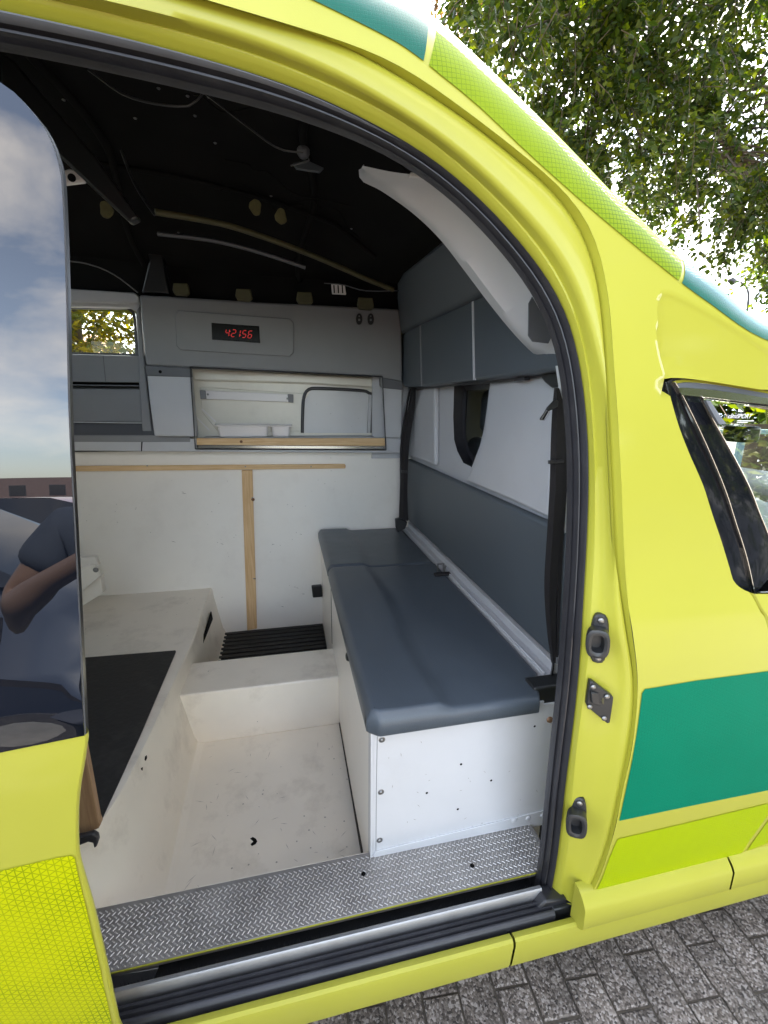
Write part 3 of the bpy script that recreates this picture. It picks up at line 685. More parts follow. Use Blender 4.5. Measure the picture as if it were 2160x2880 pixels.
# --- striker housings and catch on the pillar
def latch(cu, cv, dz, name='door_guide'):
    c = skin(cu, cv, .040); nrm = np.array([-.45, -.89, 0]); nrm /= np.linalg.norm(nrm); side = np.array([nrm[1] * -1, nrm[0], 0]); side = np.array([.89, -.45, 0])
    upv = np.array([0, .08, 1.0])
    def ring(w, h, d, n=20, sh=0):
        out = []
        for i in range(n):
            a = 2 * math.pi * i / n; ca, sa = math.cos(a), math.sin(a); e = .55
            out.append(c + side * (w * abs(ca) ** e * np.sign(ca)) + upv * (h * abs(sa) ** .8 * np.sign(sa)) + nrm * d + side * sh)
        return out
    def stack(name, rings, m, par):
        rr = [r + [r[0]] for r in rings]; V, f = gridf(rr); n = len(rr[0]); return mesh(name, V, f + [tuple(range(n - 1)), tuple((len(rr) - 1) * n + i for i in range(n - 1))[::-1]], m, par, smooth=40)
    p = stack(name, [ring(.017, .052, -.004), ring(.017, .052, .006), ring(.014, .049, .009)], M['black_plastic'], amb)
    stack('socket', [ring(.021, .029, .008, sh=-.004), ring(.022, .030, .02, sh=-.006), ring(.022, .029, .030, sh=-.007), ring(.017, .024, .032, sh=-.007), ring(.012, .018, .030, sh=-.007), ring(.010, .016, .012, sh=-.007)], M['black_plastic'], p)
    for s in (-1, 1): dome('screw', c + upv * s * .040 + nrm * .009, nrm, .0065, .003, M['steel'], p)
    return p
latch(1293, 1377, 0)
latch(1248, 1762, 0)
cpt = [(352, 700), (372, 703), (500, 800), (497, 830), (478, 958), (462, 965), (345, 868), (331, 850), (336, 800)]
cl = prism('door_catch', [skin(u, v, .030 - .018 * (z3_ - 331) / 170) for (u, v), z3_ in zip(z3(cpt), [c_[0] for c_ in cpt])], (.004, .012, 0), M['black_plastic'], amb, bev=.002)
for u, v in ((372, 735), (458, 795), (350, 858), (440, 930)): dome('screw', skin(*z3([(u, v)])[0], .029 - .018 * (u - 331) / 170), (-.3, -1, 0), .0055, .003, M['steel'], cl)
prism('catch_lever', [skin(u, v, .020) for u, v in z3([(360, 770), (410, 775), (415, 830), (480, 850), (470, 870), (400, 850), (365, 840)])], (.002, .008, 0), M['black_plastic'], cl, bev=.002)
prism('catch_slot', [skin(u, v, .0185) for u, v in z3([(425, 815), (440, 800), (455, 828), (478, 850), (470, 862), (430, 840)])], (.001, .003, 0), M['yellow_dark'], cl, bev=.0005)

# --- front door window group, set into the hole
fd = mesh('front_door', *gridf([[(1.0, Ys(-.40) + .03, -.40), (1.0, Ys(-.9) + .03, -.9)], [(2.0, Ys(-.40) + .03, -.40), (2.0, Ys(-.9) + .03, -.9)]]), M['black_plastic'], amb)
def fsk(pts, o): return [skin(u, v, o) for u, v in pts]
gap = z4([(290, 236), (345, 330), (480, 600), (610, 885), (740, 1200), (830, 1480), (930, 1800), (1005, 2140)])
wlf = z4([(225, 235), (320, 580), (418, 850), (548, 1150), (628, 1400), (728, 1700), (788, 1900), (815, 2010), (890, 2090), (1005, 2150)])
def strip(name, L1, L2, o1, o2, m, par, thick=.006, n=40):
    a = smooth(fsk(L1, o1), n); b = smooth(fsk(L2, o2), n); d = np.array([0, thick, 0])
    return loft(name, [a + d, a, a * .5 + b * .5 - np.array([0, .0006, 0]), b, b + d], m, par, smooth=30)
strip('pillar_trim', wlf, [(u - 5 / 3.161 / K, v) for u, v in gap], .036, .034, M['gloss_black'], amb)
gap2 = [(u + 26 / 3.161 / K, v) for u, v in gap]
inn = z4([(545, 355), (650, 570), (760, 765), (870, 965), (980, 1185), (1060, 1390), (1138, 1580), (1200, 1740)])
chl = z4([(352, 352), (500, 680), (640, 985), (770, 1290), (860, 1560), (960, 1840), (1030, 2120)])
strip('door_pillar', chl, z4([(548, 352), (650, 560), (765, 765), (875, 965), (985, 1185), (1065, 1395), (1145, 1590), (1240, 1850)]), .030, .028, M['gloss_black'], fd)
strip('window_rubber', [(u + 8 / 3.161 / K, v) for u, v in gap], gap2, .033, .030, M['rubber_grey'], fd)
strip('trim_bead', [(u + 20 / 3.161 / K, v) for u, v in gap], [(u + 27 / 3.161 / K, v) for u, v in gap], .0275, .0275, M['chrome'], fd)
strip('trim_bead', z4([(544, 360), (647, 566), (762, 770), (872, 970), (982, 1190), (1062, 1398), (1140, 1590), (1230, 1840)]), z4([(552, 360), (655, 566), (770, 770), (880, 970), (990, 1190), (1070, 1398), (1148, 1590), (1238, 1840)]), .0255, .0255, M['chrome'], fd)
strip('gap_shadow', [(u - 8 / 3.161 / K, v) for u, v in gap], [(u + 12 / 3.161 / K, v) for u, v in gap], .046, .046, M['hole'], amb)
# top rail: rubber, yellow frame line, black, chrome
def long_(pts): # carry forward beyond the frame
    q = fsk(pts, 0); return q
def tstrip(name, a_pts, b_pts, o, m, par, thick=.006):
    a = smooth(fsk(a_pts, o), 24); b = smooth(fsk(b_pts, o), 24)
    def fwd(c): 
        d = c[-1] - c[-4]; d = d / np.linalg.norm(d); return np.vstack([c, c[-1] + d * .4, c[-1] + d * .75])
    a, b = fwd(a), fwd(b); d = np.array([0, thick, 0])
    return loft(name, [a + d, a, b, b + d], m, par, smooth=30)
tstrip('roof_rubber', z4([(240, 232), (310, 190), (450, 188), (700, 215), (1138, 290)]), z4([(250, 250), (320, 218), (450, 212), (700, 238), (1138, 312)]), .034, M['rubber'], amb)
tstrip('frame_line', z4([(285, 236), (330, 220), (450, 214), (700, 240), (1138, 314)]), z4([(300, 262), (345, 244), (450, 238), (700, 264), (1138, 338)]), .036, M['yellow'], fd)
tstrip('window_gasket', z4([(312, 262), (345, 246), (450, 241), (700, 266), (1138, 340)]), z4([(330, 290), (352, 285), (450, 288), (700, 310), (1138, 378)]), .034, M['rubber_grey'], fd)
tstrip('chrome_trim', z4([(340, 288), (352, 286), (450, 290), (700, 312), (1138, 378)]), z4([(372, 352), (380, 350), (500, 362), (700, 382), (1138, 436)]), .026, M['chrome'], fd)
tstrip('upper_gasket', z4([(372, 354), (500, 366), (700, 386), (1138, 438)]), z4([(380, 372), (560, 382), (700, 400), (1138, 456)]), .030, M['gloss_black'], fd)
cb = z4([(1040, 2110), (1100, 2108), (1138, 2106)]); cbb = z4([(1085, 2170), (1110, 2190), (1138, 2200)])
tstrip('waist_chrome', cb, cbb, .012, M['chrome'], fd)
vis_t = z4([(585, 398), (640, 402), (750, 412), (900, 440), (1138, 486)]); vis_b = z4([(705, 612), (765, 608), (850, 606), (950, 607), (1138, 610)])
tstrip('wind_deflector', vis_t, vis_b, .008, M['smoke'], fd, thick=.002)
strip('deflector_end', z4([(585, 398), (640, 500), (705, 612)]), z4([(625, 402), (690, 500), (768, 608)]), .006, .006, M['rubber_grey'], fd, n=8)
# glass of the door
gl = [skin(u, v, .040) for u, v in z4([(560, 385), (700, 400), (1138, 450)])]
gA = skin(*z4([(1240, 1850)])[0], .034)
mesh('window', [gl[0], gl[1], gl[2], gl[2] + np.array([.75, .01, -.02]), (1.95, Ys(-.37) + .034, -.37), gA, (1.0, Ys(-.30) + .036, -.30)], [(0, 1, 2, 3, 4, 5)], M['glass'], fd)
# lettering on the deflector
def text(name, s, size, loc, rot, m, par, font_shear=0.0, ext_=.0002):
    c = bpy.data.curves.new(name, 'FONT'); c.body = s; c.size = size; c.extrude = ext_; c.shear = font_shear; c.align_x = 'LEFT'
    o = bpy.data.objects.new(name, c); COL.objects.link(o); c.materials.append(m); o.parent = par
    o.location = Vector((loc[0], loc[1], loc[2] + H)) - Vector(BASE[par.name]); o.rotation_euler = rot
    bpy.context.view_layer.update(); me = bpy.data.meshes.new_from_object(o); n_ = bpy.data.objects.new(name, me); COL.objects.link(n_); n_.parent = par; n_.location = o.location; n_.rotation_euler = rot; bpy.data.objects.remove(o); BASE[n_.name] = BASE[par.name]; return n_
M['ink'] = mat('white_print', (.8, .8, .8, 1), .6)
tp = skin(*z4([(775, 557)])[0], .005)
text('deflector_print', 'climSPORT', .0125, tp, (math.radians(97), 0, math.radians(1)), M['ink'], fd, .25)
tq = skin(*z4([(865, 575)])[0], .005)
mesh('deflector_print_line', *join([boxd(tq[0], tq[0] + .040, tq[1] - .0004, tq[1], tq[2] - .0018, tq[2] - .0002), boxd(tq[0], tq[0] + .026, tq[1] - .0004, tq[1], tq[2] - .0048, tq[2] - .0034)]), M['ink'], fd)

# --- cab beyond
dash = PX(1600, 1045, 1.9)
prism('dashboard', [(1.72, .86, dash[2] - .07), (1.82, .86, dash[2] - .012), (2.02, .86, dash[2]), (2.75, .86, dash[2] - .04), (2.75, .86, -1.0), (1.72, .86, -1.0)], (0, 1.62, 0), M['black_plastic'], amb, bev=.02)
dp_ = PY(1650, 1110, 1.05)
prism('door_card', [PY(u, v, .86) for u, v in ((1612, 1062), (1659, 1085), (1900, 1150), (1900, 1300), (1700, 1300), (1640, 1190))], (0, .03, 0), M['grey_pale'], fd, bev=.01)
mesh('interior_mirror', *boxd(1.62, 1.70, PX(1570, 932, 1.66)[1] - .10, PX(1588, 928, 1.66)[1] + .02, PX(1575, 935, 1.66)[2] - .03, PX(1575, 935, 1.66)[2] + .028), M['black_plastic'], amb, bev=.01)
for y_ in (1.08, 1.93):
    st = box('cab_seat', (1.02, 1.52, y_ - .24, y_ + .24, -1.05, -.82), M['vinyl_dark'], amb, bev=.05, seg=3)
    box('backrest', (.90, 1.04, y_ - .24, y_ + .24, -.82, -.16), M['vinyl_dark'], st, bev=.05, seg=3)
    box('headrest', (.92, 1.02, y_ - .13, y_ + .13, -.14, .075), M['vinyl_dark'], st, bev=.045, seg=3)
tube('front_pillar', [(2.75, .80, -.45), (2.3, .82, -.18), (1.95, .84, .05)], .03, M['yellow'], amb)
tube('front_pillar', [(2.75, 2.55, -.45), (2.3, 2.53, -.18), (1.95, 2.50, .05)], .03, M['yellow'], amb)
box('cab_far_door', (.8, 2.75, 2.60, 2.70, -1.3, -.42), M['yellow'], amb, bev=.02)
mesh('bonnet', *gridf([[(2.0, y, -.46 - .02 * abs(y - 1.66)) for y in np.linspace(.7, 2.62, 12)], [(2.75, y, -.50 - .03 * abs(y - 1.66)) for y in np.linspace(.7, 2.62, 12)], [(3.4, y, -.72 - .05 * abs(y - 1.66)) for y in np.linspace(.76, 2.56, 12)], [(3.62, y, -.98) for y in np.linspace(.85, 2.47, 12)], [(3.6, y, -1.35) for y in np.linspace(.85, 2.47, 12)]]), M['yellow'], amb, smooth=60)
mesh('front_wing', *gridf([[(2.05, Ys(z) + .0, z) for z in np.linspace(-1.3, -.46, 8)], [(2.8, Ys(z) + .01, z) for z in np.linspace(-1.3, -.5, 8)], [(3.4, .76 + .02, z) for z in np.linspace(-1.3, -.74, 8)]]), M['yellow'], amb, smooth=60)

# ================================================================== SLID-OPEN DOOR (hangs outboard of the body)
DO = -.062
edge = [(0, 178), (30, 199), (60, 230), (90, 268), (110, 303), (126, 350), (134, 400), (142, 600), (149, 900), (156, 1050), (164, 1200), (174, 1400), (183, 1588)]
edge_low = [(184, 1600), (177, 1650), (167, 1710), (163, 1770), (165, 1850), (180, 1910), (195, 1960), (212, 2030), (228, 2100), (252, 2212)]
E = skinc(edge, DO); EL = skinc(edge_low, DO)
def doorY(x, z): return Ys(z) + DO
e2d = [(p[0], p[2]) for p in smooth(E, 50)]; el2 = [(p[0], p[2]) for p in smooth(EL, 30)]
gb0 = skin(0, 1625, DO)
rear_x = -1.55
sd_ = sheet('sliding_door', e2d[-1:] + el2 + [(el2[-1][0] + .003, -1.2), (rear_x, -1.2), (rear_x, gb0[2] - .02), (gb0[0], gb0[2])], [], [], .03, doorY, M['yellow'], amb)
topz = e2d[0][1]
gout = [(gb0[0], gb0[2]), (rear_x, gb0[2] - .02), (rear_x, topz + .01), (e2d[0][0] - .2, topz + .02)] + e2d
sheet('window', gout, [], [], .04, lambda x, z: doorY(x, z) - .001, M['glass_black'], sd_, smooth=180)
allE = np.vstack([smooth(E, 60), smooth(EL, 40), [[EL[-1][0] + .003, Ys(-1.2) + DO, -1.2]]])
dA = allE.copy(); dB = allE + np.array([.002, .004, 0]); dC = allE + np.array([.001, .010, 0]); dD = allE + np.array([-.014, .030, 0]); dE = allE + np.array([-.02, .045, 0])
ng = 60
loft('glass_edge', [c[:ng] for c in (dA, allE + np.array([.0005, .003, 0]), allE + np.array([-.004, .010, 0]))], M['grey_band'], sd_, smooth=60)
loft('door_edge', [c[ng - 1:] for c in (dA, dB, dC, dD)], M['yellow'], sd_, smooth=60)
loft('door_gasket', [c[:ng] for c in (dC, dD, dE)], M['rubber'], sd_, smooth=60)
mesh('inner_panel', *gridf([[(x, Ys(z) + DO + .05, z) for z in np.linspace(-1.2, topz, 24)] for x in (rear_x, -.42)]), M['grey_pale'], sd_, smooth=60)
lm = skinc([(0, 1880), (120, 1852), (155, 1846), (162, 1852), (172, 1900), (187, 1960), (203, 2030), (219, 2100), (243, 2212)], DO)
lm2 = [(p[0], p[2]) for p in lm]
sheet('door_stripe', lm2 + [(lm2[-1][0] + .001, -1.15), (rear_x + .1, -1.15), (rear_x + .1, lm2[0][1] - .01)], [], [], .03, lambda x, z: doorY(x, z) - .0014, M['lime_big'], sd_, smooth=60)

# ================================================================== INTERIOR
FL = -1.39; YW = 2.62; XB = .75
box('floor_slab', (-2.35, XB, .80, 2.66, FL - .03, FL - .005), M['tray'], amb, bev=0)
# moulded floor tray with step
st_ = box('floor_tray', (-.50, .20, .935, 1.70, FL - .004, FL), M['tray'], amb, bev=0)
hump = prism('cross_step', [(-.50, 1.684, FL - .002), (-.50, 1.690, -1.155), (-.50, 1.925, -1.155), (-.50, 1.932, FL - .002)], (.705, 0, 0), M['tray'], amb, bev=.007, seg=3)
box('tray_lip', (-.62, .185, .934, .942, FL, -1.202), M['tray'], amb, bev=.002)
# wheel box
ysec = [2.625, 2.3, 2.0, 1.7, 1.4, 1.2, 1.1, 1.03, .98, .945]
xt = [-.474, -.470, -.466, -.474, -.484, -.496, -.512, -.540, -.585, -.640]
xb = [-.424, -.422, -.421, -.420, -.415, -.408, -.404, -.402, -.408, -.430]
rowsw = []
for y_, a_, b_ in zip(ysec, xt, xb):
    zt_ = -1.085; prof = [(-2.3, zt_), (a_ - .035, zt_), (a_ - .010, zt_ + .002), (a_ - .003, zt_ + .001), (a_ + .002, zt_ - .006)]
    for t in (.15, .3, .45, .6, .75, .88): 
        prof.append((a_ + (b_ - a_) * t + (.0), zt_ - .012 + (FL + .012 - zt_ + .012) * t))
    prof += [(b_ + .008, FL + .010), (b_ + .022, FL + .002), (b_ + .04, FL - .002)]
    rowsw.append([(x, y_, z) for x, z in prof])
n_ = 60
R = np.array(rowsw); Y_ = np.linspace(0, len(ysec) - 1, n_)
Rs = np.stack([smooth(R[:, k_, :], n_) for k_ in range(R.shape[1])], 1)
wb = loft('wheel_box', list(Rs), M['tray'], amb, smooth=28)
polyX('vent_slot', [(437, 1391), (440, 1370), (455, 1321), (459, 1340), (447, 1380), (440, 1392)], -.4565, .004, M['hole'], wb, bev=0)
# black mat on the box
mt = prism('rubber_mat', [PZ(u, v, -1.081) for u, v in ((60, 1430), (183, 1420), (379, 1404.5), (380, 1407), (302, 1590), (219, 1772), (214, 1776), (60, 1790))], (0, 0, -.004), M['mat'], None, bev=.001)
tag(mt, 'flat black rubber mat lying on the cream wheel box', 'rubber mat')
prism('brown_board', [PY(u, v, 1.0) for u, v in ((150, 1560), (181, 1600), (196, 1680), (213, 1772), (217, 1782), (213, 1790), (150, 1812))], (0, .018, 0), M['ply'], amb, bev=.002)
hk = polyY('floor_hook', [(150, 1812), (178, 1808), (200, 1802), (210, 1808), (212, 1818), (208, 1830), (203, 1834), (200, 1822), (190, 1820), (170, 1828), (150, 1832)], .975, .014, M['rubber'], amb, bev=.003)
# small fold-down bracket by the far wall
bk = polyY('hinge_bracket', [(160, 1238), (192, 1220), (205, 1220), (216, 1232), (216, 1245), (200, 1258), (160, 1290)], 2.36, .012, M['white_wall'], amb, bev=.003)
dome('pivot', PY(207, 1231, 2.355), (0, -1, 0), .013, .006, M['steel'], bk)
polyY('hinge_rim', [(160, 1206), (206, 1203), (214, 1222), (160, 1226)], 2.45, .03, M['white_wall'], amb, bev=.004)
polyY('hinge_leg', [(160, 1290), (216, 1245), (222, 1282), (160, 1320)], 2.40, .05, M['white_wall'], amb, bev=.004)
# wall panel with battens
wp = box('wall_panel', (-2.3, .78, YW, YW + .02, FL, PY(400, 974, YW)[2]), M['white_wall'], amb, bev=.001)
prism('batten', [PY(u, v, YW - .018) for u, v in ((60, 1008), (745, 1002.5), (747, 1006), (746, 1012), (60, 1019.5))], (0, .018, 0), M['pine'], wp, bev=.002)
prism('batten', [PY(u, v, YW - .016) for u, v in ((522, 1016), (545, 1015.6), (555, 1358), (534, 1362))], (0, .016, 0), M['pine_v'], wp, bev=.002)
for u, v in ((318, 1006), (530, 1008), (672, 1008), (545, 1075), (548, 1250)): dome('screw', PY(u, v, YW - .0185), (0, -1, 0), .004, .0012, M['steel'], wp, 8)
knm = mat('pine_knot', (.16, .07, .03, 1), .7)
dome('knot', PY(546.5, 1079, YW - .0165), (0, -1, 0), .010, .0006, knm, wp, 10)
dome('knot', PY(551, 1250, YW - .0165), (0, -1, 0), .005, .0006, knm, wp, 8)
sk = polyY('wall_socket', [(673, 1267), (695, 1265), (697, 1290), (676, 1292)], YW - .03, .03, M['black_plastic'], wp, bev=.006)
# ledge and upper lining
YL = 2.545
lg = polyY('ledge', [(60, 945), (327, 945.5), (413, 947), (424, 947), (424, 968.5), (832, 971), (832, 945), (866, 946), (868, 979), (305, 975), (60, 973)], YL, .075, M['grey_pale'], amb, bev=.004)
polyY('ledge_seam', [(305.5, 946), (308.5, 946), (306.5, 975), (304.5, 975)], YL - .001, .004, M['hole'], lg, bev=0)
polyY('ledge_band', [(60, 940), (327, 940), (411, 944), (411, 955), (60, 955)], YL - .002, .03, M['grey'], lg, bev=.003)
YU = 2.50
lin = polyY('side_lining', [(300, 636), (560, 652), (862, 667), (868, 700), (870, 836), (827, 836), (825, 812), (412, 794), (315, 789)], YU, .10, M['grey'], amb, bev=.012, seg=3)
polyY('lining_column', [(315, 789), (410, 794), (416, 860), (424, 944), (333, 942), (322, 860)], YU, .07, M['grey_pale'], lin, bev=.008)
polyY('lining_band', [(313, 789), (411, 795), (412, 815), (316, 812)], YU - .004, .05, M['grey_band'], lin, bev=.004)
dome('hole', PY(346, 803, YU - .0045), (0, -1, 0), .008, .0005, M['hole'], lin, 10)
polyY('lining_column', [(826, 830), (870, 836), (868, 946), (832, 946)], YU + .01, .02, M['grey_pale'], lin, bev=.008)
polyY('lining_band', [(826, 815), (870, 824), (870, 842), (828, 838)], YU - .004, .05, M['grey_band'], lin, bev=.004)
polyY('display_surround', [(385, 670), (500, 679), (625, 688), (634, 697), (634, 762), (626, 770), (500, 763), (390, 756), (381, 747), (378, 680)], YU - .011, .013, M['grey'], lin, bev=.003)
dsp = polyY('display', [(456.5, 697), (560, 704.5), (562, 741), (458, 733.5)], YU - .013, .006, M['display'], lin, bev=.002)
# seven-segment figures
SEG = {'4': 'fgbc', '2': 'abged', '1': 'bc', '5': 'afgcd', '6': 'afgedc'}
def digit(ch, u0, v0, w, h, sk_=3):
    pts = {'a': ((0, 0), (1, 0)), 'b': ((1, 0), (1, .5)), 'c': ((1, .5), (1, 1)), 'd': ((0, 1), (1, 1)), 'e': ((0, .5), (0, 1)), 'f': ((0, 0), (0, .5)), 'g': ((0, .5), (1, .5))}
    parts = []
    for s in SEG[ch]:
        (ax, ay), (bx, by) = pts[s]; a = np.array([u0 + ax * w + sk_ * (1 - ay), v0 + ay * h]); b = np.array([u0 + bx * w + sk_ * (1 - by), v0 + by * h])
        d = (b - a) / np.linalg.norm(b - a); nn = np.array([-d[1], d[0]]) * .75; a = a + d * .8; b = b - d * .8
        parts.append(prismd([PY(*(a - nn), YU - .0135), PY(*(b - nn), YU - .0135), PY(*(b + nn), YU - .0135), PY(*(a + nn), YU - .0135)], (0, -.0006, 0)))
    return parts
for ch, u0 in (('4', 486), ('2', 499.5), ('1', 509.5), ('5', 522.5), ('6', 535)):
    dv, df = join(digit(ch, u0, 711.5 + (u0 - 486) * .07, 7.5, 15)); mesh('digit', dv, df, M['led'], dsp)
dv, df = join([prismd([PY(u - .9, v - .9, YU - .0135), PY(u + .9, v - .9, YU - .0135), PY(u + .9, v + .9, YU - .0135), PY(u - .9, v + .9, YU - .0135)], (0, -.0006, 0)) for u, v in ((497, 716), (497, 724), (519.5, 716), (519.5, 724))]); mesh('colon', dv, df, M['led'], dsp)
for u in (776, 801):
    s = prism('wall_jack', [PY(u + 7 * math.cos(a) , 689 + 12.5 * math.sin(a), YU - .012) for a in np.linspace(0, 2 * math.pi, 14, endpoint=False)], (0, .012, 0), M['black_plastic'], lin, bev=.002)
    dome('pin', PY(u, 691, YU - .0125), (0, -1, 0), .006, .003, M['steel'], s, 8); dome('pin', PY(u, 683, YU - .0125), (0, -1, 0), .004, .002, M['steel'], s, 8)
# rear window bay (left)
YB = 2.60
polyY('bay_header', [(60, 618), (290, 632), (300, 640), (300, 655), (60, 648)], YB - .05, .06, M['grey_pale'], amb, bev=.006)
bay = polyY('window_surround', [(60, 640), (301, 652), (302, 672), (288, 670), (278, 664), (60, 660)], YB - .02, .05, M['grey_pale'], amb, bev=.004)
polyY('bay_jamb', [(293, 672), (302, 660), (316, 830), (330, 945), (308, 945), (300, 830), (299, 770)], YB - .03, .09, M['grey'], amb, bev=.006)
polyY('window_gasket', [(60, 661), (278, 664), (290, 672), (294, 690), (300, 768), (296, 771), (60, 764), (60, 758), (292, 764), (288, 690), (284, 675), (274, 668), (60, 665)], YB + .02, .02, M['rubber'], amb, bev=.001)
rp = polyY('bay_panel', [(60, 762), (301, 769), (308, 826), (60, 824)], YB, .03, M['grey'], amb, bev=.003)
polyY('panel_seam', [(222, 768), (223.5, 768), (229, 824), (227.5, 824)], YB - .001, .004, M['grey_band'], rp, bev=0)
polyY('roller_slot', [(60, 824), (308, 827), (309, 836), (60, 833)], YB + .02, .02, M['hole'], rp, bev=0)
polyY('roller_bar', [(60, 829), (308, 832), (308, 835), (60, 831.5)], YB - .004, .02, M['grey_band'], rp, bev=.001)
polyY('roller_blind', [(60, 838), (311, 841), (316, 912), (60, 909)], YB + .01, .02, M['grey'], rp, bev=.003)
polyY('bright_edge', [(60, 909.5), (318, 913), (318, 915), (60, 911.5)], YB - .01, .004, M['trim_pale'], rp, bev=0)
box('bay_backing', (-2.3, -.55, 2.655, 2.67, -.3, PY(200, 762, 2.655)[2]), M['grey_band'], amb, bev=0)
z1 = PY(200, 914, YB)[2]; z2 = PY(200, 944, YL)[2]
prism('bay_shelf', [(-2.0, YB, z1 - .004), (-2.0, YL + .002, z2), (-2.0, YL + .002, z2 - .02), (-2.0, YB, z1 - .03)], (1.45, 0, 0), M['grey_band'], rp, bev=.002)
mesh('bay_glass', [PY(u, v, YB + .05) for u, v in ((40, 655), (300, 668), (306, 775), (40, 768))], [(0, 1, 2, 3)], M['glass'], amb)
# kitchen recess: cream inner door skin
YK = 2.66
rc = polyY('recess_back', [(395, 780), (845, 800), (845, 960), (395, 960)], YK, .012, M['cream'], amb, bev=0)
for (a, b, w) in (((436, 884), (466, 912), 1.2), ((424, 902), (452, 930), 1.2)):
    polyY('pressed_line', [(a[0] - w, a[1]), (a[0] + w, a[1] - w), (b[0] + w, b[1] - w), (b[0] - w, b[1])], YK - .010, .004, M['plastic_white'], rc, bev=0)
polyY('pressed_panel', [(432, 836), (660, 850), (652, 932), (470, 932), (436, 890)], YK - .006, .008, M['cream'], rc, bev=.004)
polyY('top_fold', [(412, 795), (825, 816), (824, 838), (640, 828), (418, 822)], YK - .03, .04, M['cream'], rc, bev=.01)
br = polyY('light_bar', [(433, 843), (633, 852), (634, 869), (435, 862)], YK - .03, .028, M['plastic_white'], rc, bev=.003)
polyY('bar_end', [(431, 843), (444, 843.5), (446, 862), (433, 862)], YK - .034, .03, M['grey'], br, bev=.003)
polyY('bar_end', [(621, 851), (634, 852), (634, 870), (623, 869)], YK - .034, .03, M['grey'], br, bev=.003)
for u, v in ((449, 852), (621, 861)): dome('screw', PY(u, v, YK - .0305), (0, -1, 0), .006, .002, M['steel'], br, 8)
iw = smooth(np.array([(653, 935, 0), (653.5, 900, 0), (655, 868, 0), (659, 850, 0), (666, 842, 0), (675, 839, 0), (720, 840, 0), (770, 843, 0), (790, 845, 0), (797, 849, 0), (806, 852, 0), (822, 853, 0), (826, 862, 0), (827, 936, 0)]), 50)[:, :2]
mesh('window_blank', [PY(u, v, YK - .004) for u, v in ((655, 935), (657, 868), (672, 842), (790, 847), (806, 854), (825, 855), (826, 936))], [tuple(range(7))], M['white_metal'], rc)
tube('window_gasket', [PY(u, v, YK - .010) for u, v in iw], .0095, M['rubber'], rc, 8)
polyY('channel', [(797, 852), (818, 853), (814, 935), (793, 935)], YK - .016, .012, M['alu'], rc, bev=.001)
polyY('channel_slot', [(804, 854), (810, 854), (807, 935), (800, 935)], YK - .0175, .003, M['black_plastic'], rc, bev=0)
zc = PY(620, 945, 2.56)[2]
prism('counter', [(-.44, 2.55, zc), (.51, 2.55, zc), (.51, YK, zc + .004), (-.44, YK, zc + .004)], (0, 0, -.014), M['grey_pale'], amb, bev=.001)
fas = polyY('counter_fascia', [(424.5, 947), (831.5, 946.5), (832, 963.5), (425, 961)], YL - .012, .02, M['pine'], amb, bev=.002)
dome('knot', PY(521, 954, YL - .0125), (0, -1, 0), .008, .0006, knm, fas, 10)
polyY('fascia_strip', [(424, 961.5), (832, 964), (833, 970), (425, 968)], YL - .016, .02, M['chrome'], fas, bev=.001)
fr = [(411, 793), (826, 813.5), (834, 972), (422, 970)]
tube('recess_frame', [PY(u, v, YU - .004) for u, v in fr[:1] + fr[1:2]], .0035, M['rubber'], amb, 6)
tube('recess_frame', [PY(u, v, YU - .004) for u, v in (fr[0], (416, 870), fr[3])], .0035, M['rubber'], amb, 6)
tube('recess_frame', [PY(u, v, YU - .004) for u, v in (fr[1], (829, 880), fr[2])], .0035, M['rubber'], amb, 6)
tube('recess_frame', [PY(u, v, YL - .012) for u, v in (fr[3], fr[2])], .003, M['rubber'], amb, 6)
# tub on the counter
tub = thing('food_tray', 'white plastic two compartment tray standing on the grey counter in the wall niche', 'plastic tray', (-.15, 2.6, zc))
def traypan(name, u0, u1, vt, vb, y0=2.575, y1=2.655):
    a = PY(u0, vt, y0); b = PY(u1, vt, y0); zt2 = a[2]; zb2 = zc + .001
    def ring(x0, x1, ya, yb, z, r=.012, n=5):
        out = []
        for cx, cy, a0 in ((x1 - r, yb - r, 0), (x0 + r, yb - r, 90), (x0 + r, ya + r, 180), (x1 - r, ya + r, 270)):
            for k_ in range(n): w = math.radians(a0 + 90 * k_ / (n - 1)); out.append((cx + r * math.cos(w), cy + r * math.sin(w), z))
        return out + out[:1]
    rr = [ring(a[0] + .016, b[0] - .016, y0 + .018, y1 - .012, zb2), ring(a[0] + .010, b[0] - .010, y0 + .010, y1 - .008, zb2 + .006), ring(a[0] + .006, b[0] - .006, y0 + .006, y1 - .006, zt2 - .012), ring(a[0] - .008, b[0] + .008, y0 - .010, y1, zt2 - .009), ring(a[0] - .009, b[0] + .009, y0 - .011, y1, zt2 - .003),
          ring(a[0] - .004, b[0] + .004, y0, y1 - .003, zt2 + .002), ring(a[0] + .004, b[0] - .004, y0 + .006, y1 - .006, zt2 - .002), ring(a[0] + .009, b[0] - .009, y0 + .012, y1 - .01, zb2 + .004)]
    V, f = gridf(rr); n = len(rr[0]); f += [tuple(range(n - 1)), tuple((len(rr) - 1) * n + i for i in range(n - 1))]
    return mesh(name, V, f, M['plastic_white'], tub, smooth=45)
traypan('compartment', 467, 580, 917, 937); traypan('compartment', 584.5, 628, 918, 938)

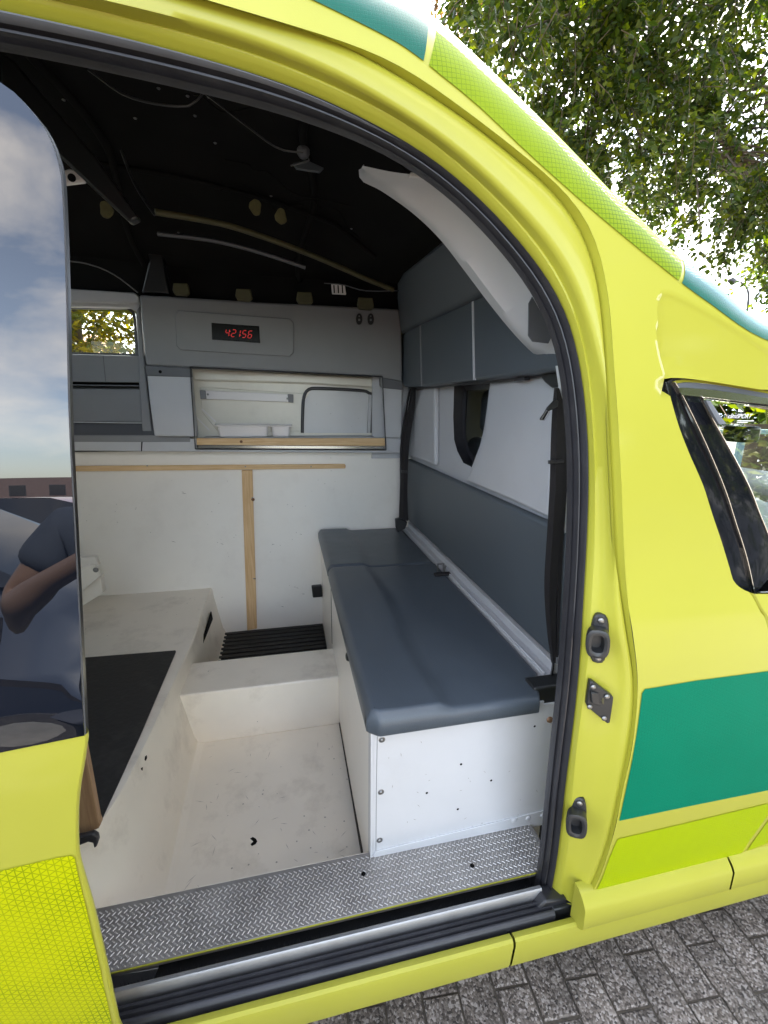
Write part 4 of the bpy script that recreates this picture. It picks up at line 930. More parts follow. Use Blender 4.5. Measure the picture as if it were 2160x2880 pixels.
# bulkhead
bh_out = [(XB, y, z) for y, z in ((.95, -.74), (2.64, -.74), (2.64, .12), (.95, .12))]
hole_px = [(981, 833), (1059, 823), (1052, 880), (1045, 929), (1036, 965), (1019, 1009), (1001, 1000), (988, 975), (981, 950), (979, 900)]
hp = [(p[1], p[2]) for p in (PX(u, v, XB) for u, v in hole_px)]
V2, T = cdt([(.95, -.74), (2.64, -.74), (2.64, .12), (.95, .12)], [hp], [], .08); V2, T = compact(V2, T)
bh = mesh('bulkhead', [(XB, y, z) for y, z in V2], T, M['grey_pale'], amb)
hp3 = [np.array([XB, y, z]) for y, z in hp]
lp = hp3 + hp3[:1]
loft('window_reveal', [[p for p in lp], [p + np.array([.05, 0, 0]) for p in lp]], M['rubber'], bh, smooth=40)
loft('window_rubber', [[p + np.array([.045, 0, 0]) for p in lp], [(p * .88 + np.mean(hp3, axis=0) * .12) + np.array([.05, 0, 0]) for p in lp]], M['rubber'], bh, smooth=40)
for b_ in ((.95, 1.30, -1.3, .12), (1.92, 2.64, -1.3, .12), (1.30, 1.92, -1.3, -.27)):
    box('cab_bulkhead', (XB + .055, XB + .07, *b_), M['black_plastic'], amb, bev=0)
# moulded raised section of the bulkhead left and right of the window
prism('bulkhead_moulding', [PX(u, v, XB - .028) for u, v in ((1059, 826), (1203, 808), (1196, 900), (1192, 1000), (1182, 1118), (1100, 1080), (1005, 1040), (1018, 1012), (1034, 975), (1045, 935), (1052, 885))], (.028, 0, 0), M['grey_pale'], bh, bev=.012, seg=3)
prism('bulkhead_moulding', [PX(u, v, XB - .028) for u, v in ((914, 838), (938, 836), (938, 1005), (900, 990), (884, 985), (890, 900))], (.028, 0, 0), M['grey_pale'], bh, bev=.010, seg=3)
cu = prism('bulkhead_cushion', [(XB - .035, .99, -.70), (XB - .035, 2.60, -.70), (XB - .035, 2.60, -.325), (XB - .035, .99, -.325)], (.035, 0, 0), M['vinyl_dark'], amb, bev=.012, seg=3)
box('corner_filler', (.50, .78, 2.60, 2.618, -.32, .30), M['grey_pale'], amb, bev=0)
box('cab_far_pillar', (.80, 1.30, 2.57, 2.59, -.44, .12), M['black_plastic'], amb, bev=0)
box('cab_ceiling', (.80, 2.0, .9, 2.55, .08, .10), M['grey_band'], amb, bev=0)
# upper padding
def padX(name, pts, xs_, m, par, bev=.02):
    P = [PX(u, v, x) for (u, v), x in zip(pts, xs_)]; return prism(name, P, (.10, 0, 0), m, par, bev=bev, seg=3)
XP = .66
padX('upper_pad', [(864, 722), (906, 700), (909, 835), (872, 836), (862, 800)], [XP] * 5, M['vinyl_dark'], amb, .010)
padX('upper_pad', [(907, 700), (1019, 645), (1022, 822), (910, 835)], [XP] * 4, M['vinyl_dark'], amb, .010)
padX('upper_pad', [(1020.5, 645), (1120, 595), (1230, 560), (1235, 793), (1200, 800), (1024, 822)], [XP] * 6, M['vinyl_dark'], amb, .010)
padX('upper_pad', [(864, 722), (858, 640), (857, 610), (868, 590), (950, 522), (1000, 480), (1060, 470), (1120, 500), (1180, 560), (1120, 595), (1019, 645), (906, 700)], [.645, .60, .57, .55, .50, .48, .48, .52, .60, .62, .635, .645], M['vinyl_dark'], amb, .014)
polyX('pad_seam', [(1018.6, 646), (1021.4, 645), (1024, 821), (1021.6, 821)], XP - .004, .012, M['grey_pale'], bh, bev=0)
polyX('pad_seam', [(906, 702), (908, 701), (911, 834), (909, 834)], XP - .003, .012, M['grey'], bh, bev=0)
polyX('pad_rail', [(872, 838), (1198, 806), (1198, 812), (872, 844)], XB - .03, .03, M['grey_band'], bh, bev=.001)
polyX('clip', [(1110, 818), (1132, 815), (1132, 821), (1110, 824)], XB - .06, .02, M['rubber'], bh, bev=.001)
# black ceiling lining
rc_rows = []
for Y in np.linspace(.97, 2.64, 18):
    rc_rows.append([(x, Y, roofz(x, Y) - .085) for x in np.linspace(-2.38, .95, 50)])
loft('ceiling_lining', rc_rows, M['black_liner'], amb, smooth=60)
mesh('far_lining', *gridf([[(x, 2.60, z) for z in (.40, .55, .69)] for x in (-.66, .78)]), M['black_liner'], amb)
mesh('far_lining', *gridf([[(x, 2.605, z) for z in (.46, .58, .69)] for x in (-2.38, -.655)]), M['black_liner'], amb)
mesh('near_lining', *gridf([[(x, .965, z) for z in (.56, .75)] for x in (-2.38, .25)]), M['black_liner'], amb)
mesh('cab_lining', [(.80, .8, .1), (.80, 2.6, .1), (.80, 2.6, .30), (.80, .8, .20)], [(0, 1, 2, 3)], M['black_liner'], amb)
mesh('tail_lining', [(-2.38, .95, -1.39), (-2.38, 2.62, -1.39), (-2.38, 2.62, .68), (-2.38, .95, .62)], [(0, 1, 2, 3)], M['grey_band'], amb)
# roof ribs, putty blobs, brackets, cable, lamp stub
beam = [PY(u, v, y - .28) for u, v, y in ((335, 458, 2.15), (420, 472, 2.2), (500, 489, 2.26), (600, 523, 2.33), (700, 562, 2.40), (790, 602, 2.45), (850, 626, 2.48))]
tube('roof_rib', smooth(beam, 24), .011, M['yellow_dark'], amb, 8)
beam2 = [PY(u, v, 2.2) for u, v in ((340, 505), (460, 520), (560, 545), (660, 578))]
tube('roof_rib', smooth(beam2, 16), .008, M['grey_band'], amb, 6)
tube('cable', smooth([PY(u, v, 2.0) for u, v in ((262, 325), (285, 385), (310, 430), (335, 465))], 12), .005, M['black_plastic'], amb, 6)
tube('cable', smooth([PY(u, v, 2.0) for u, v in ((140, 563), (190, 570), (245, 592), (298, 632))], 12), .0025, M['grey_band'], amb, 6)
tube('cable', smooth([PY(u, v, 2.3) for u, v in ((700, 612), (740, 615), (790, 628), (862, 628))], 12), .0025, M['grey_band'], amb, 6)
tube('cable', smooth([PY(u, v, 1.3) for u, v in ((190, 150), (280, 210), (400, 230), (440, 200))], 12), .0025, M['black_plastic'], amb, 6)
tube('cable', smooth([PY(u, v, 1.3) for u, v in ((440, 200), (530, 270), (600, 320), (655, 330))], 12), .0022, M['black_plastic'], amb, 6)
polyY('roof_upright', [(302, 460), (345, 462), (352, 560), (365, 634), (305, 632), (322, 560)], 2.52, .05, M['black_plastic'], amb, bev=.008)
polyY('roof_upright', [(0, 110), (30, 130), (200, 330), (300, 470), (280, 480), (120, 330), (0, 190)], 1.7, .04, M['black_plastic'], amb, bev=.008)
for u, v, r in ((552, 447, 10), (607, 466, 10), (228, 452, 9)):
    q = PY(u, v, 1.95); mesh('putty_dab', *prismd([q + np.array([math.cos(a) * .022 * (1 + .2 * math.sin(3 * a + u)), 0, math.sin(a) * .028]) for a in np.linspace(0, 6.28, 12, endpoint=False)], (0, .01, .0)), M['sealfoam'], amb, bev=.003)
for u, v in ((391, 624), (527, 636), (659, 643), (791, 655)):
    b_ = polyY('roof_bracket', [(u - 17, v - 13), (u + 14, v - 12), (u + 18, v + 8), (u + 12, v + 14), (u - 14, v + 12), (u - 19, v + 3)], 2.38, .03, M['yellow_dark'], amb, bev=.004)
cn = polyY('cable_connector', [(716, 612), (745, 616), (748, 636), (718, 634)], 2.44, .02, M['plastic_white'], amb, bev=.002)
for k_ in range(3): polyY('connector_slot', [(720 + 9 * k_, 616), (722.5 + 9 * k_, 616), (723.5 + 9 * k_, 633), (721 + 9 * k_, 633)], 2.438, .003, M['hole'], cn, bev=0)
wc = polyY('wall_cap', [(118, 372), (150, 363), (176, 372), (184, 392), (140, 397), (110, 394)], 1.75, .02, M['plastic_white'], amb, bev=.006)
dome('cap_hole', PY(155, 384, 1.748), (0, -1, 0), .012, .001, M['hole'], wc)
ls = PY(655, 325, 1.6); dome('lamp_socket', ls, (.0, -.3, -1), .02, .02, M['grey_band'], amb)
tube('cable', smooth([PY(u, v, 1.6) for u, v in ((655, 325), (668, 345), (650, 352), (628, 358))], 10), .0025, M['grey_band'], amb, 6)
polyY('lamp_bracket', [(632, 352), (660, 344), (700, 362), (690, 372), (640, 364)], 1.62, .01, M['vinyl_dark'], amb, bev=.002)
for x_ in (-1.25, -.62, .12):
    pr_ = [(x_ + .03 * math.sin(i), Y, roofz(x_, Y) - .11 - .004 * (i % 2)) for i, Y in enumerate(np.linspace(1.05, 2.55, 13))]
    tube('roof_rib', smooth(pr_, 26), .014, M['black_liner'], amb, 8)
for Y in (1.45, 2.12): tube('roof_rib', [(x_, Y, roofz(x_, Y) - .105) for x_ in np.linspace(-1.9, .42, 14)], .009, M['black_liner'], amb, 8)
rc9 = random.Random(17)
for k_ in range(5):
    a0 = np.array([rc9.uniform(-.7, .1), rc9.uniform(1.25, 2.1), 0]); P_ = []
    for q_ in range(7):
        a0 = a0 + np.array([rc9.uniform(.02, .11), rc9.uniform(-.06, .07), 0]); P_.append((a0[0], a0[1], roofz(a0[0], a0[1]) - .12 - rc9.uniform(0, .035)))
    tube('cable', smooth(P_, 24), .0024, M['black_liner'], amb, 6)
for k_ in range(16):
    x_, Y = rc9.uniform(-.9, .35), rc9.uniform(1.2, 2.4); dome('roof_screw', (x_, Y, roofz(x_, Y) - .088), (0, 0, -1), .006, .003, M['steel'], amb, 6)
# pale trim curling round the door opening
lo_e = [(780, 364), (786, 388), (830, 411), (900, 461), (958, 517), (1010, 584), (1070, 664), (1120, 725), (1158, 764), (1190, 788), (1206, 801)]
up_e = [(783, 358), (845, 371), (905, 379), (950, 388), (1000, 425), (1060, 485), (1115, 550), (1165, 625), (1200, 700), (1216, 760), (1222, 812)]
a_ = smooth([PY(u, v, 1.12) for u, v in lo_e], 50); b_ = smooth([PY(u, v, 1.0) for u, v in up_e], 50)
a2 = smooth([PY(u + 6, v - 9, 1.085) for u, v in lo_e], 50)
pt = loft('door_pillar_trim', [a_ + np.array([-.002, .02, .006]), a_, a2, a2 * .6 + b_ * .4 + np.array([0, .018, .0]), a2 * .25 + b_ * .75 + np.array([0, .012, 0]), b_], M['trim_pale'], amb, smooth=60)
polyY('trim_tab', [(887, 371), (930, 375), (926, 386), (884, 381)], .995, .01, M['white_metal'], pt, bev=.002)
polyY('trim_cutout', [(1142, 655), (1150, 640), (1183, 700), (1192, 728), (1185, 742), (1150, 738), (1141, 725)], 1.012, .003, M['grey_band'], pt, bev=.001)
s1 = smooth([PY(u, v, 1.0) for u, v in ((1200, 790), (1208, 850), (1214, 950), (1217, 1050), (1219, 1150), (1216, 1300), (1206, 1440))], 40)
s2 = s1 + np.array([.009, -.006, 0])
loft('pillar_edge_trim', [s1 + np.array([.002, .004, 0]), s1, s2], M['trim_pale'], amb, smooth=60)


# ================================================================== BENCH
bn = thing('storage_bench', 'long white storage bench with slate blue vinyl seat pads along the bulkhead', 'bench', (.45, 1.77, FL))
XBL = .18
fp = mesh('front_panel', *prismd([(XBL + .004, .925, -1.196), (XBL + .004, .925, -.80), (XBL + .035, .925, -.785), (.66, .925, -.785), (.66, .925, -.795), (.79, .925, -.795), (.79, .925, -1.196)], (0, .006, 0)), M['white_metal'], bn, bev=.0015)
fb = PY(812, 1838, .922); 
fl = mesh('kick_flange', *prismd([PY(u, v, .921) for u, v in ((812, 1840), (1000, 1794), (1180, 1750), (1260, 1732), (1265, 1762), (1180, 1781), (812, 1857), (806, 1850))], (0, .004, 0)), M['white_metal'], bn, bev=.001)
for u, v in ((1111, 1772), (1141, 1768), (1172, 1762)): dome('rivet', PY(u, v, .9208), (0, -1, 0), .0085, .003, M['white_metal'], fp)
for u, v in ((825, 1598), (823, 1711), (820, 1815)):
    dome('bolt_washer', PY(u, v, .9248), (0, -1, 0), .0085, .0012, M['steel'], fp, 14); dome('bolt', PY(u, v, .9238), (0, -1, 0), .0058, .004, M['steel'], fp)
dome('bolt', PY(1187, 1554, .9248), (0, -1, 0), .0095, .006, M['rust'], fp)
for u, v in ((996, 1651), (1061, 1686), (922, 1713), (989, 1748), (1155, 1569)): dome('drilled_hole', PY(u, v, .9247), (0, -1, 0), .0036, .0003, M['hole'], fp, 8)
ln = [(816, 1586), (822, 1578), (848, 1573)]
tube('panel_seam', [PY(u, v, .9245) for u, v in ((812, 1840), (813, 1700), (815, 1592), (827, 1583), (849, 1579), (850, 1571))], .0006, M['rubber'], fp, 5)
sp1 = mesh('side_panel', *boxd(XBL, XBL + .012, .9325, 1.955, FL + .03, -.79), M['white_wall'], bn, bev=.001)
mesh('side_panel', *boxd(XBL + .004, XBL + .016, 1.965, YW, FL + .002, -.79), M['white_wall'], bn, bev=.001)
box('plinth', (XBL + .012, .70, .95, YW, FL, FL + .03), M['ply'], bn, bev=0)
box('carcass', (XBL + .012, XB - .05, .935, YW - .003, FL + .03, -.80), M['white_wall'], bn, bev=0)
mesh('corner_post', *boxd(XBL - .003, XBL + .004, .922, .955, FL + .0, -.795), M['white_metal'], bn, bev=.001)
dome('knob', PX(754, 1418, XBL - .001), (-1, 0, 0), .016, .012, M['black_plastic'], sp1)
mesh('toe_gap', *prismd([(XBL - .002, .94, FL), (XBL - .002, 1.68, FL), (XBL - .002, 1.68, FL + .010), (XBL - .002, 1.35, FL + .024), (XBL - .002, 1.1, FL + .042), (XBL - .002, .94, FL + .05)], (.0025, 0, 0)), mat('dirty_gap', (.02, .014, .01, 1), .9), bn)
mesh('door_gap', *boxd(XBL - .001, XBL + .002, 1.953, 1.967, -1.15, -.80), M['hole'], bn)
# seat cushions as a padded height field
def cushion(name, x0, x1, y0, y1, zt_, th, ridge=True, notch=False):
    nx, ny = 44, 70; rows_ = []
    rad = .018
    for j in range(ny + 1):
        r = []
        for i in range(nx + 1):
            s = i / nx; t = j / ny
            s = .5 - .5 * math.cos(math.pi * s) if True else s; t2 = .5 - .5 * math.cos(math.pi * t)
            x = x0 + (x1 - x0) * s; y = y0 + (y1 - y0) * t2
            d = min(x - x0, x1 - x, y - y0, y1 - y)
            dd = min(max(d, 0), rad) / rad; z = zt_ - rad * (1 - math.sqrt(max(0, 1 - (1 - dd) ** 2)))
            if ridge:
                xr = x0 + (x1 - x0) * .37 + .010 * math.sin(y * 9); w = 1 / (1 + math.exp((x - xr) / .0055)); z += .015 * w * dd
            z += (.0022 * noise.noise(Vector((x * 8, y * 5, 1.3))) + .0009 * noise.noise(Vector((x * 26, y * 17, 4.3)))) * dd
            r.append([x, y, z])
        rows_.append(r)
    A = np.array(rows_); 
    V, f = gridf(A); nn = nx + 1; mm = ny + 1
    per = [(0, i) for i in range(nn)] + [(j, nn - 1) for j in range(1, mm)] + [(mm - 1, i) for i in range(nn - 2, -1, -1)] + [(j, 0) for j in range(mm - 2, 0, -1)]
    ids = [j * nn + i for j, i in per]; k0 = len(V); k1 = k0 + len(ids)
    for j, i in per:
        x, y, z = A[j, i]; V.append((x, y, zt_ - th + .008))
    for j, i in per:
        x, y, z = A[j, i]; cx, cy = (x0 + x1) / 2, (y0 + y1) / 2; V.append((x + np.sign(cx - x) * .008 * (abs(cx - x) > .4 * (x1 - x0)), y + np.sign(cy - y) * .008 * (abs(cy - y) > .4 * (y1 - y0)), zt_ - th))
    n = len(ids)
    for a in range(n):
        b = (a + 1) % n; f.append((ids[b], ids[a], k0 + a, k0 + b)); f.append((k0 + b, k0 + a, k1 + a, k1 + b))
    f.append(tuple(k1 + a for a in range(n)))
    if notch:
        V = [(x0 + (v[0] - x0) * (1 - .115 * max(0, min(1, (y0 + .11 - v[1]) / .11)) * ((v[0] - x0) / (x1 - x0)) ** 4), v[1], v[2]) for v in V]
    # chamfered near-left corner
    V = [((v[0], v[1] + max(0, .03 - (v[0] - x0)) * (.8 if v[1] < y0 + .03 else 0), v[2]) if v[0] < x0 + .03 and v[1] < y0 + .03 else v) for v in V]
    return mesh(name, V, f, M['vinyl'], bn, smooth=50)
ZS = -.752
cushion('seat_pad', .166, .690, .900, 1.935, ZS, .052, True, True)
cushion('seat_pad', .166, .688, 1.945, 2.595, ZS - .004, .05, True)
# channel behind the seat
mesh('wall_channel', *join([boxd(.694, .752, .99, 2.58, -.80, -.752), boxd(.694, .700, .99, 2.58, -.752, -.742), boxd(.726, .752, .99, 2.58, -.752, -.722)]), M['grey_pale'], bn, bev=.002)
bc = box('end_box', (.63, .78, .932, .985, -.81, -.745), M['black_plastic'], bn, bev=.006)

# buckle stub between pads
bk2 = thing('belt_anchor', 'small metal seat belt anchor poking up between the two vinyl pads', 'belt anchor', tuple(PZ(955, 1235, -.745)))
q = PZ(952, 1232, -.745)
mesh('anchor_loop', *join([boxd(q[0] - .018, q[0] - .012, q[1] - .003, q[1] + .003, -.75, -.712), boxd(q[0] + .010, q[0] + .016, q[1] - .003, q[1] + .003, -.75, -.712), boxd(q[0] - .018, q[0] + .016, q[1] - .003, q[1] + .003, -.716, -.711)]), M['steel'], bk2, bev=.001)
mesh('anchor_strap', *boxd(q[0] - .045, q[0] + .03, q[1] - .055, q[1] - .03, -.752, -.740), M['web'], bk2, bev=.003)
mesh('anchor_bolt', *tubed([(q[0] + .005, q[1] - .02, -.75), (q[0] + .012, q[1] - .025, -.715)], .006, 8), M['steel'], bk2, smooth=50)

# ================================================================== SEAT BELTS
def web(name, pts, Y, wv, par, m=None, dy=.0):
    c = smooth(np.array([(u, v, w) for (u, v), w in zip(pts, wv)]), 40)
    L_ = [PY(u - w / 2, v, Y + .012) for u, v, w in c]; Rr = [PY(u + w / 2, v, Y - .004) for u, v, w in c]; Mi = [PY(u - w * .1, v, Y - .008) for u, v, w in c]
    d = np.array([0, .0016, 0]); rows_ = [np.array(L_), np.array(Mi), np.array(Rr), np.array(Rr) + d, np.array(L_) + d]
    return loft(name, rows_, m or M['web'], par, smooth=40)
b1 = thing('seat_belt', 'dark seat belt hanging beside the door seal with its metal tongue showing', 'seat belt', tuple(PY(1192, 1450, .985)), 'seat belts at the ends of the bench')
web('webbing', [(1203, 838), (1206, 880), (1205, 950), (1203, 1050), (1197, 1150), (1190, 1260), (1191, 1350), (1196, 1432)], .985, [10, 24, 29, 30, 29, 27, 20, 9], b1)
web('webbing', [(1196, 1428), (1193, 1452), (1188, 1480)], .98, [5, 5, 10], b1)
web('webbing', [(1206, 880), (1216, 960), (1214, 1050), (1208, 1180), (1205, 1300), (1202, 1420)], .992, [14, 20, 22, 16, 12, 8], b1)
polyY('strap_clip', [(1187, 995), (1218, 993), (1218, 1000), (1187, 1003)], .972, .008, M['rubber'], b1, bev=.001)
polyY('tongue', [(1176, 893), (1183, 880), (1200, 862), (1207, 866), (1206, 878), (1196, 884), (1188, 888), (1178, 908), (1168, 908), (1168, 904)], .968, .006, M['black_plastic'], b1, bev=.002)
tube('tongue_plate', [PY(u, v, .966) for u, v in ((1169, 906), (1176, 907), (1187, 889), (1181, 887), (1169, 906))], .0018, M['steel'], b1, 6)
polyX('guide', [(1165, 812), (1203, 795), (1210, 835), (1190, 838), (1175, 826)], .70, .03, M['black_plastic'], b1, bev=.005)
polyY('reel', [(1176, 1480), (1196, 1462), (1215, 1466), (1212, 1515), (1180, 1522), (1170, 1505)], 1.0, .05, M['black_plastic'], b1, bev=.01)
b2 = thing('seat_belt', 'dark seat belt hanging in the far corner between white wall and bulkhead', 'seat belt', tuple(PY(868, 1140, 2.45)), 'seat belts at the ends of the bench')
web('webbing', [(894, 838), (889, 880), (880, 930), (876, 980), (873, 1060), (872, 1125)], 2.46, [9, 15, 17, 14, 14, 20], b2)
web('webbing', [(886, 840), (875, 900), (868, 970), (868, 1050), (866, 1140)], 2.48, [4, 5, 7, 8, 10], b2)
polyY('buckle', [(855, 1122), (864, 1120), (880, 1128), (876, 1142), (860, 1150), (856, 1140)], 2.42, .03, M['black_plastic'], b2, bev=.004)
polyY('strap_clip', [(867, 1016), (882, 1018), (881, 1023), (867, 1021)], 2.44, .01, M['rubber'], b2, bev=.001)

# ribbed mat behind the step
rm = thing('ribbed_mat', 'black ribbed rubber mat on the sunken floor by the white wall', 'rubber mat', (-.12, 2.28, FL))
mesh('backing', *boxd(-.425, XBL + .002, 1.94, YW - .002, FL, FL + .004), M['mat'], rm, bev=0)
for k_ in range(15):
    y_ = 1.965 + k_ * .044; box('rib', (-.423, XBL, y_, y_ + .026, FL + .004, FL + .011), M['mat'], rm, bev=.003)

# chips and scuffs on the tray
def chip(pts, pl, val, nrm):
    P = [pl(u, v, val) for u, v in pts]; n = np.array(nrm) * .0006; return mesh('paint_chip', [p + n for p in P], [tuple(range(len(P)))], M['hole'], st_)
chip([(540, 1812), (546, 1808), (553, 1812), (556, 1818), (552, 1824), (544, 1828), (541, 1824), (547, 1818)], PZ, FL, (0, 0, 1))
for pp in ([(313, 1634), (317, 1631), (318, 1637), (315, 1644), (312, 1642)], [(304, 1659), (309, 1657), (308, 1665), (305, 1663)]):
    P = [PX(u, v, -.4555) for u, v in pp]; mesh('paint_chip', P, [tuple(range(len(P)))], M['hole'], wb)

sc_r = random.Random(40); scq = []
def scuff(p, du, dv, nrm, L_, W_, a):
    p, du, dv, nrm = map(lambda q: np.asarray(q, float), (p, du, dv, nrm)); d = du * math.cos(a) + dv * math.sin(a); w = -du * math.sin(a) + dv * math.cos(a); c = p + nrm * .0008
    scq.append(([c - d * L_, c - w * W_, c + d * L_, c + w * W_], [(0, 1, 2, 3)]))
for _ in range(46): scuff((sc_r.uniform(-.36, .14), sc_r.uniform(1.0, 1.62), FL), (1, 0, 0), (0, 1, 0), (0, 0, 1), sc_r.uniform(.004, .022), .0006, sc_r.uniform(0, 3.1))
for _ in range(16): scuff((sc_r.uniform(-.38, .14), sc_r.uniform(.96, 1.06), FL), (1, 0, 0), (0, 1, 0), (0, 0, 1), sc_r.uniform(.004, .014), .0016, sc_r.uniform(0, 3.1))
for u, v in ((395, 1063), (398, 1066), (640, 1150), (650, 1154), (480, 1175), (590, 1176), (637, 1268), (642, 1270), (655, 1283), (480, 1290), (375, 1170), (610, 1310)): scuff(PY(u, v, YW), (1, 0, 0), (0, 0, 1), (0, -1, 0), sc_r.uniform(.004, .016), .0012, sc_r.uniform(-.5, .5))
for _ in range(20): scuff(PY(sc_r.uniform(830, 1160), sc_r.uniform(1590, 1800), .9248), (1, 0, 0), (0, 0, 1), (0, -1, 0), sc_r.uniform(.002, .007), .0006, sc_r.uniform(0, 3))
v_, f_ = join(scq); sf = mesh('scuff_marks', v_, f_, mat('scuff_grey', (.22, .19, .16, 1), .8), amb); sf['kind'] = 'stuff'

# ================================================================== TREES
M['leaf_green'] = leafmat('leaf_green', [(.014, .026, .005, 1), (.026, .044, .008, 1), (.048, .068, .010, 1), (.10, .115, .014, 1)])
M['leaf_gold'] = leafmat('leaf_gold', [(.05, .06, .012, 1), (.09, .09, .016, 1), (.15, .12, .015, 1), (.20, .15, .02, 1)])
M['leaf_red'] = leafmat('leaf_russet', [(.10, .06, .02, 1), (.16, .09, .04, 1), (.20, .16, .05, 1)])
def leaves(name, sprays, par, m, size=.07, seed=1, per=70, droop=.5, density=1.0):
    """each spray is (x, y, z, radius): side twigs with leaves set along them"""
    rg = np.random.RandomState(seed); V = []; Fc = []; TW = []
    for sp_ in sprays:
        c = np.array(sp_[:3]); R_ = sp_[3]
        nt = max(3, int(7 * density))
        main = rg.randn(3) * np.array([1, 1, .35]); main /= np.linalg.norm(main)
        for k_ in range(nt):
            d = main * .8 + rg.randn(3) * .6; d[2] = d[2] * .5 - droop * .5; d /= np.linalg.norm(d)
            s = c + rg.randn(3) * R_ * .28; Lt = R_ * rg.uniform(.7, 1.3)
            npn = max(4, int(per / nt)); pts = []
            for i in range(npn):
                t = i / npn; p = s + d * Lt * t + np.array([0, 0, -droop * Lt * t * t * .5]); pts.append(p)
                side = 1 if i % 2 else -1
                a = np.cross(d, [0, 0, 1.0]); a /= (np.linalg.norm(a) + 1e-6)
                ld = d * .55 + a * side * .8 + rg.randn(3) * .35 + np.array([0, 0, -.35]); ld /= np.linalg.norm(ld)
                nn = rg.randn(3) * .6 + np.array([0, 0, 1.0]); w = np.cross(ld, nn); w /= (np.linalg.norm(w) + 1e-6); up_ = np.cross(w, ld)
                L_ = size * rg.uniform(.65, 1.25); W_ = L_ * .32
                o = len(V); q = p + ld * .01
                V += [q, q + ld * L_ * .45 + w * W_ + up_ * L_ * .06, q + ld * L_, q + ld * L_ * .45 - w * W_ + up_ * L_ * .06]
                Fc += [(o, o + 1, o + 2), (o, o + 2, o + 3)]
            TW.append(pts)
    ob = mesh(name, np.array(V), Fc, m, par); 
    tw = [tubed([np.array(t[0]), np.array(t[len(t) // 2]), np.array(t[-1])], [.006, .004, .002], 3, False) for t in TW[::2] if len(t) > 2]
    if tw:
        tv, tf = join(tw); mesh('twigs', tv, tf, M['bark'], par)
    return ob
def limbs(par, base, hubs, targets, r0, seed):
    rg = random.Random(seed); parts = []
    for h in hubs:
        pts = [np.array(base)]; b = np.array(base); h = np.array(h)
        for t in (.25, .5, .75, 1): pts.append(b + (h - b) * t + np.array([rg.uniform(-.15, .15), rg.uniform(-.15, .15), .35 * math.sin(t * 3.14)]))
        sm = smooth(pts, 14); mesh('limb', *tubed(sm, list(np.linspace(r0, r0 * .35, 14)), 8), M['bark'], par, smooth=60)
    bb = []
    H_ = np.array(hubs)
    for t in targets:
        t = np.array(t[:3]); h = H_[int(np.argmin(((H_ - t) ** 2).sum(1)))]; mid = (h + t) / 2 + np.array([rg.uniform(-.1, .1), rg.uniform(-.1, .1), .15])
        bb.append(tubed([h, mid, t], [r0 * .16, r0 * .09, .006], 4, False))
    if bb: v_, f_ = join(bb); mesh('branches', v_, f_, M['bark'], par, smooth=60)

rt = random.Random(11)
# big tree beyond the nose of the van
mask = [(1000, -80), (1008, 60), (1050, 130), (1085, 200), (1150, 262), (1225, 335), (1290, 392), (1375, 432), (1430, 480), (1500, 545), (1528, 548), (1500, 478), (1560, 425), (1612, 515), (1650, 560), (1750, 600), (2000, 520), (2000, -300), (1000, -300)]
sprays = []
tries = 0
while len(sprays) < 560 and tries < 20000:
    tries += 1
    u = rt.uniform(1000, 1960); v = rt.uniform(-290, 580)
    if not inpoly((u, v), mask): continue
    Y = rt.uniform(4.6, 8.6); q = PY(u, v, Y)
    if noise.noise(Vector((q[0] * .9, q[2] * .9, Y * .5))) < -.06: continue
    if q[2] > 8 or q[0] > 14: continue
    sprays.append((*q, rt.uniform(.22, .46)))
for (u, v, Y) in ((1655, 600, 6.6), (1659, 640, 7), (1664, 570, 6.5)): sprays.append((*PY(u, v, Y), .22))
t1 = thing('broadleaf_tree', 'large tree with hanging green leaves beyond the nose of the ambulance', 'tree', (10.5, 8.0, GZ))
leaves('crown', sprays, t1, M['leaf_green'], .086, 2, per=116, droop=1.15)
mesh('trunk', *tubed([(10.5, 8.0, GZ - .1), (10.45, 8.0, GZ + 1.2), (10.4, 7.95, 1.6), (10.2, 7.9, 3.2)], [.42, .33, .29, .25], 16), M['bark'], t1, smooth=60)
limbs(t1, (10.2, 7.9, 3.0), [PY(1659, 190, 6.6), PY(1300, 60, 6.4), PY(1500, 330, 6.5), (7, 6.2, 6.0), (10, 6, 6.6)], sprays[::3], .15, 4)
# thin russet sapling behind the roof
t2 = thing('sapling', 'thin young tree with a few russet leaves showing above the roof edge', 'tree', (2.0, 7.2, GZ))
sp2 = [(*PY(u, v, 7.2), .2) for u, v in ((925, 8), (945, 22), (990, 30), (1000, 60), (1012, 98), (1030, 118), (960, -30), (1020, 10), (1075, 180), (1090, 205))]
leaves('crown', sp2, t2, M['leaf_red'], .07, 5, per=40, droop=.1, density=.7)
tb_ = [np.array((2.0, 7.2, GZ - .05)), np.array((2.1, 7.2, 1.0))]
for tgt in (PY(940, -10, 7.2), PY(985, 0, 7.2), PY(1040, 100, 7.2), PY(1075, 190, 7.2)):
    mesh('stem', *tubed(smooth([tb_[0], tb_[1], (tb_[1] + tgt) / 2 + np.array([.1, 0, .2]), tgt], 14), list(np.linspace(.035, .006, 14)), 6), M['bark'], t2, smooth=60)
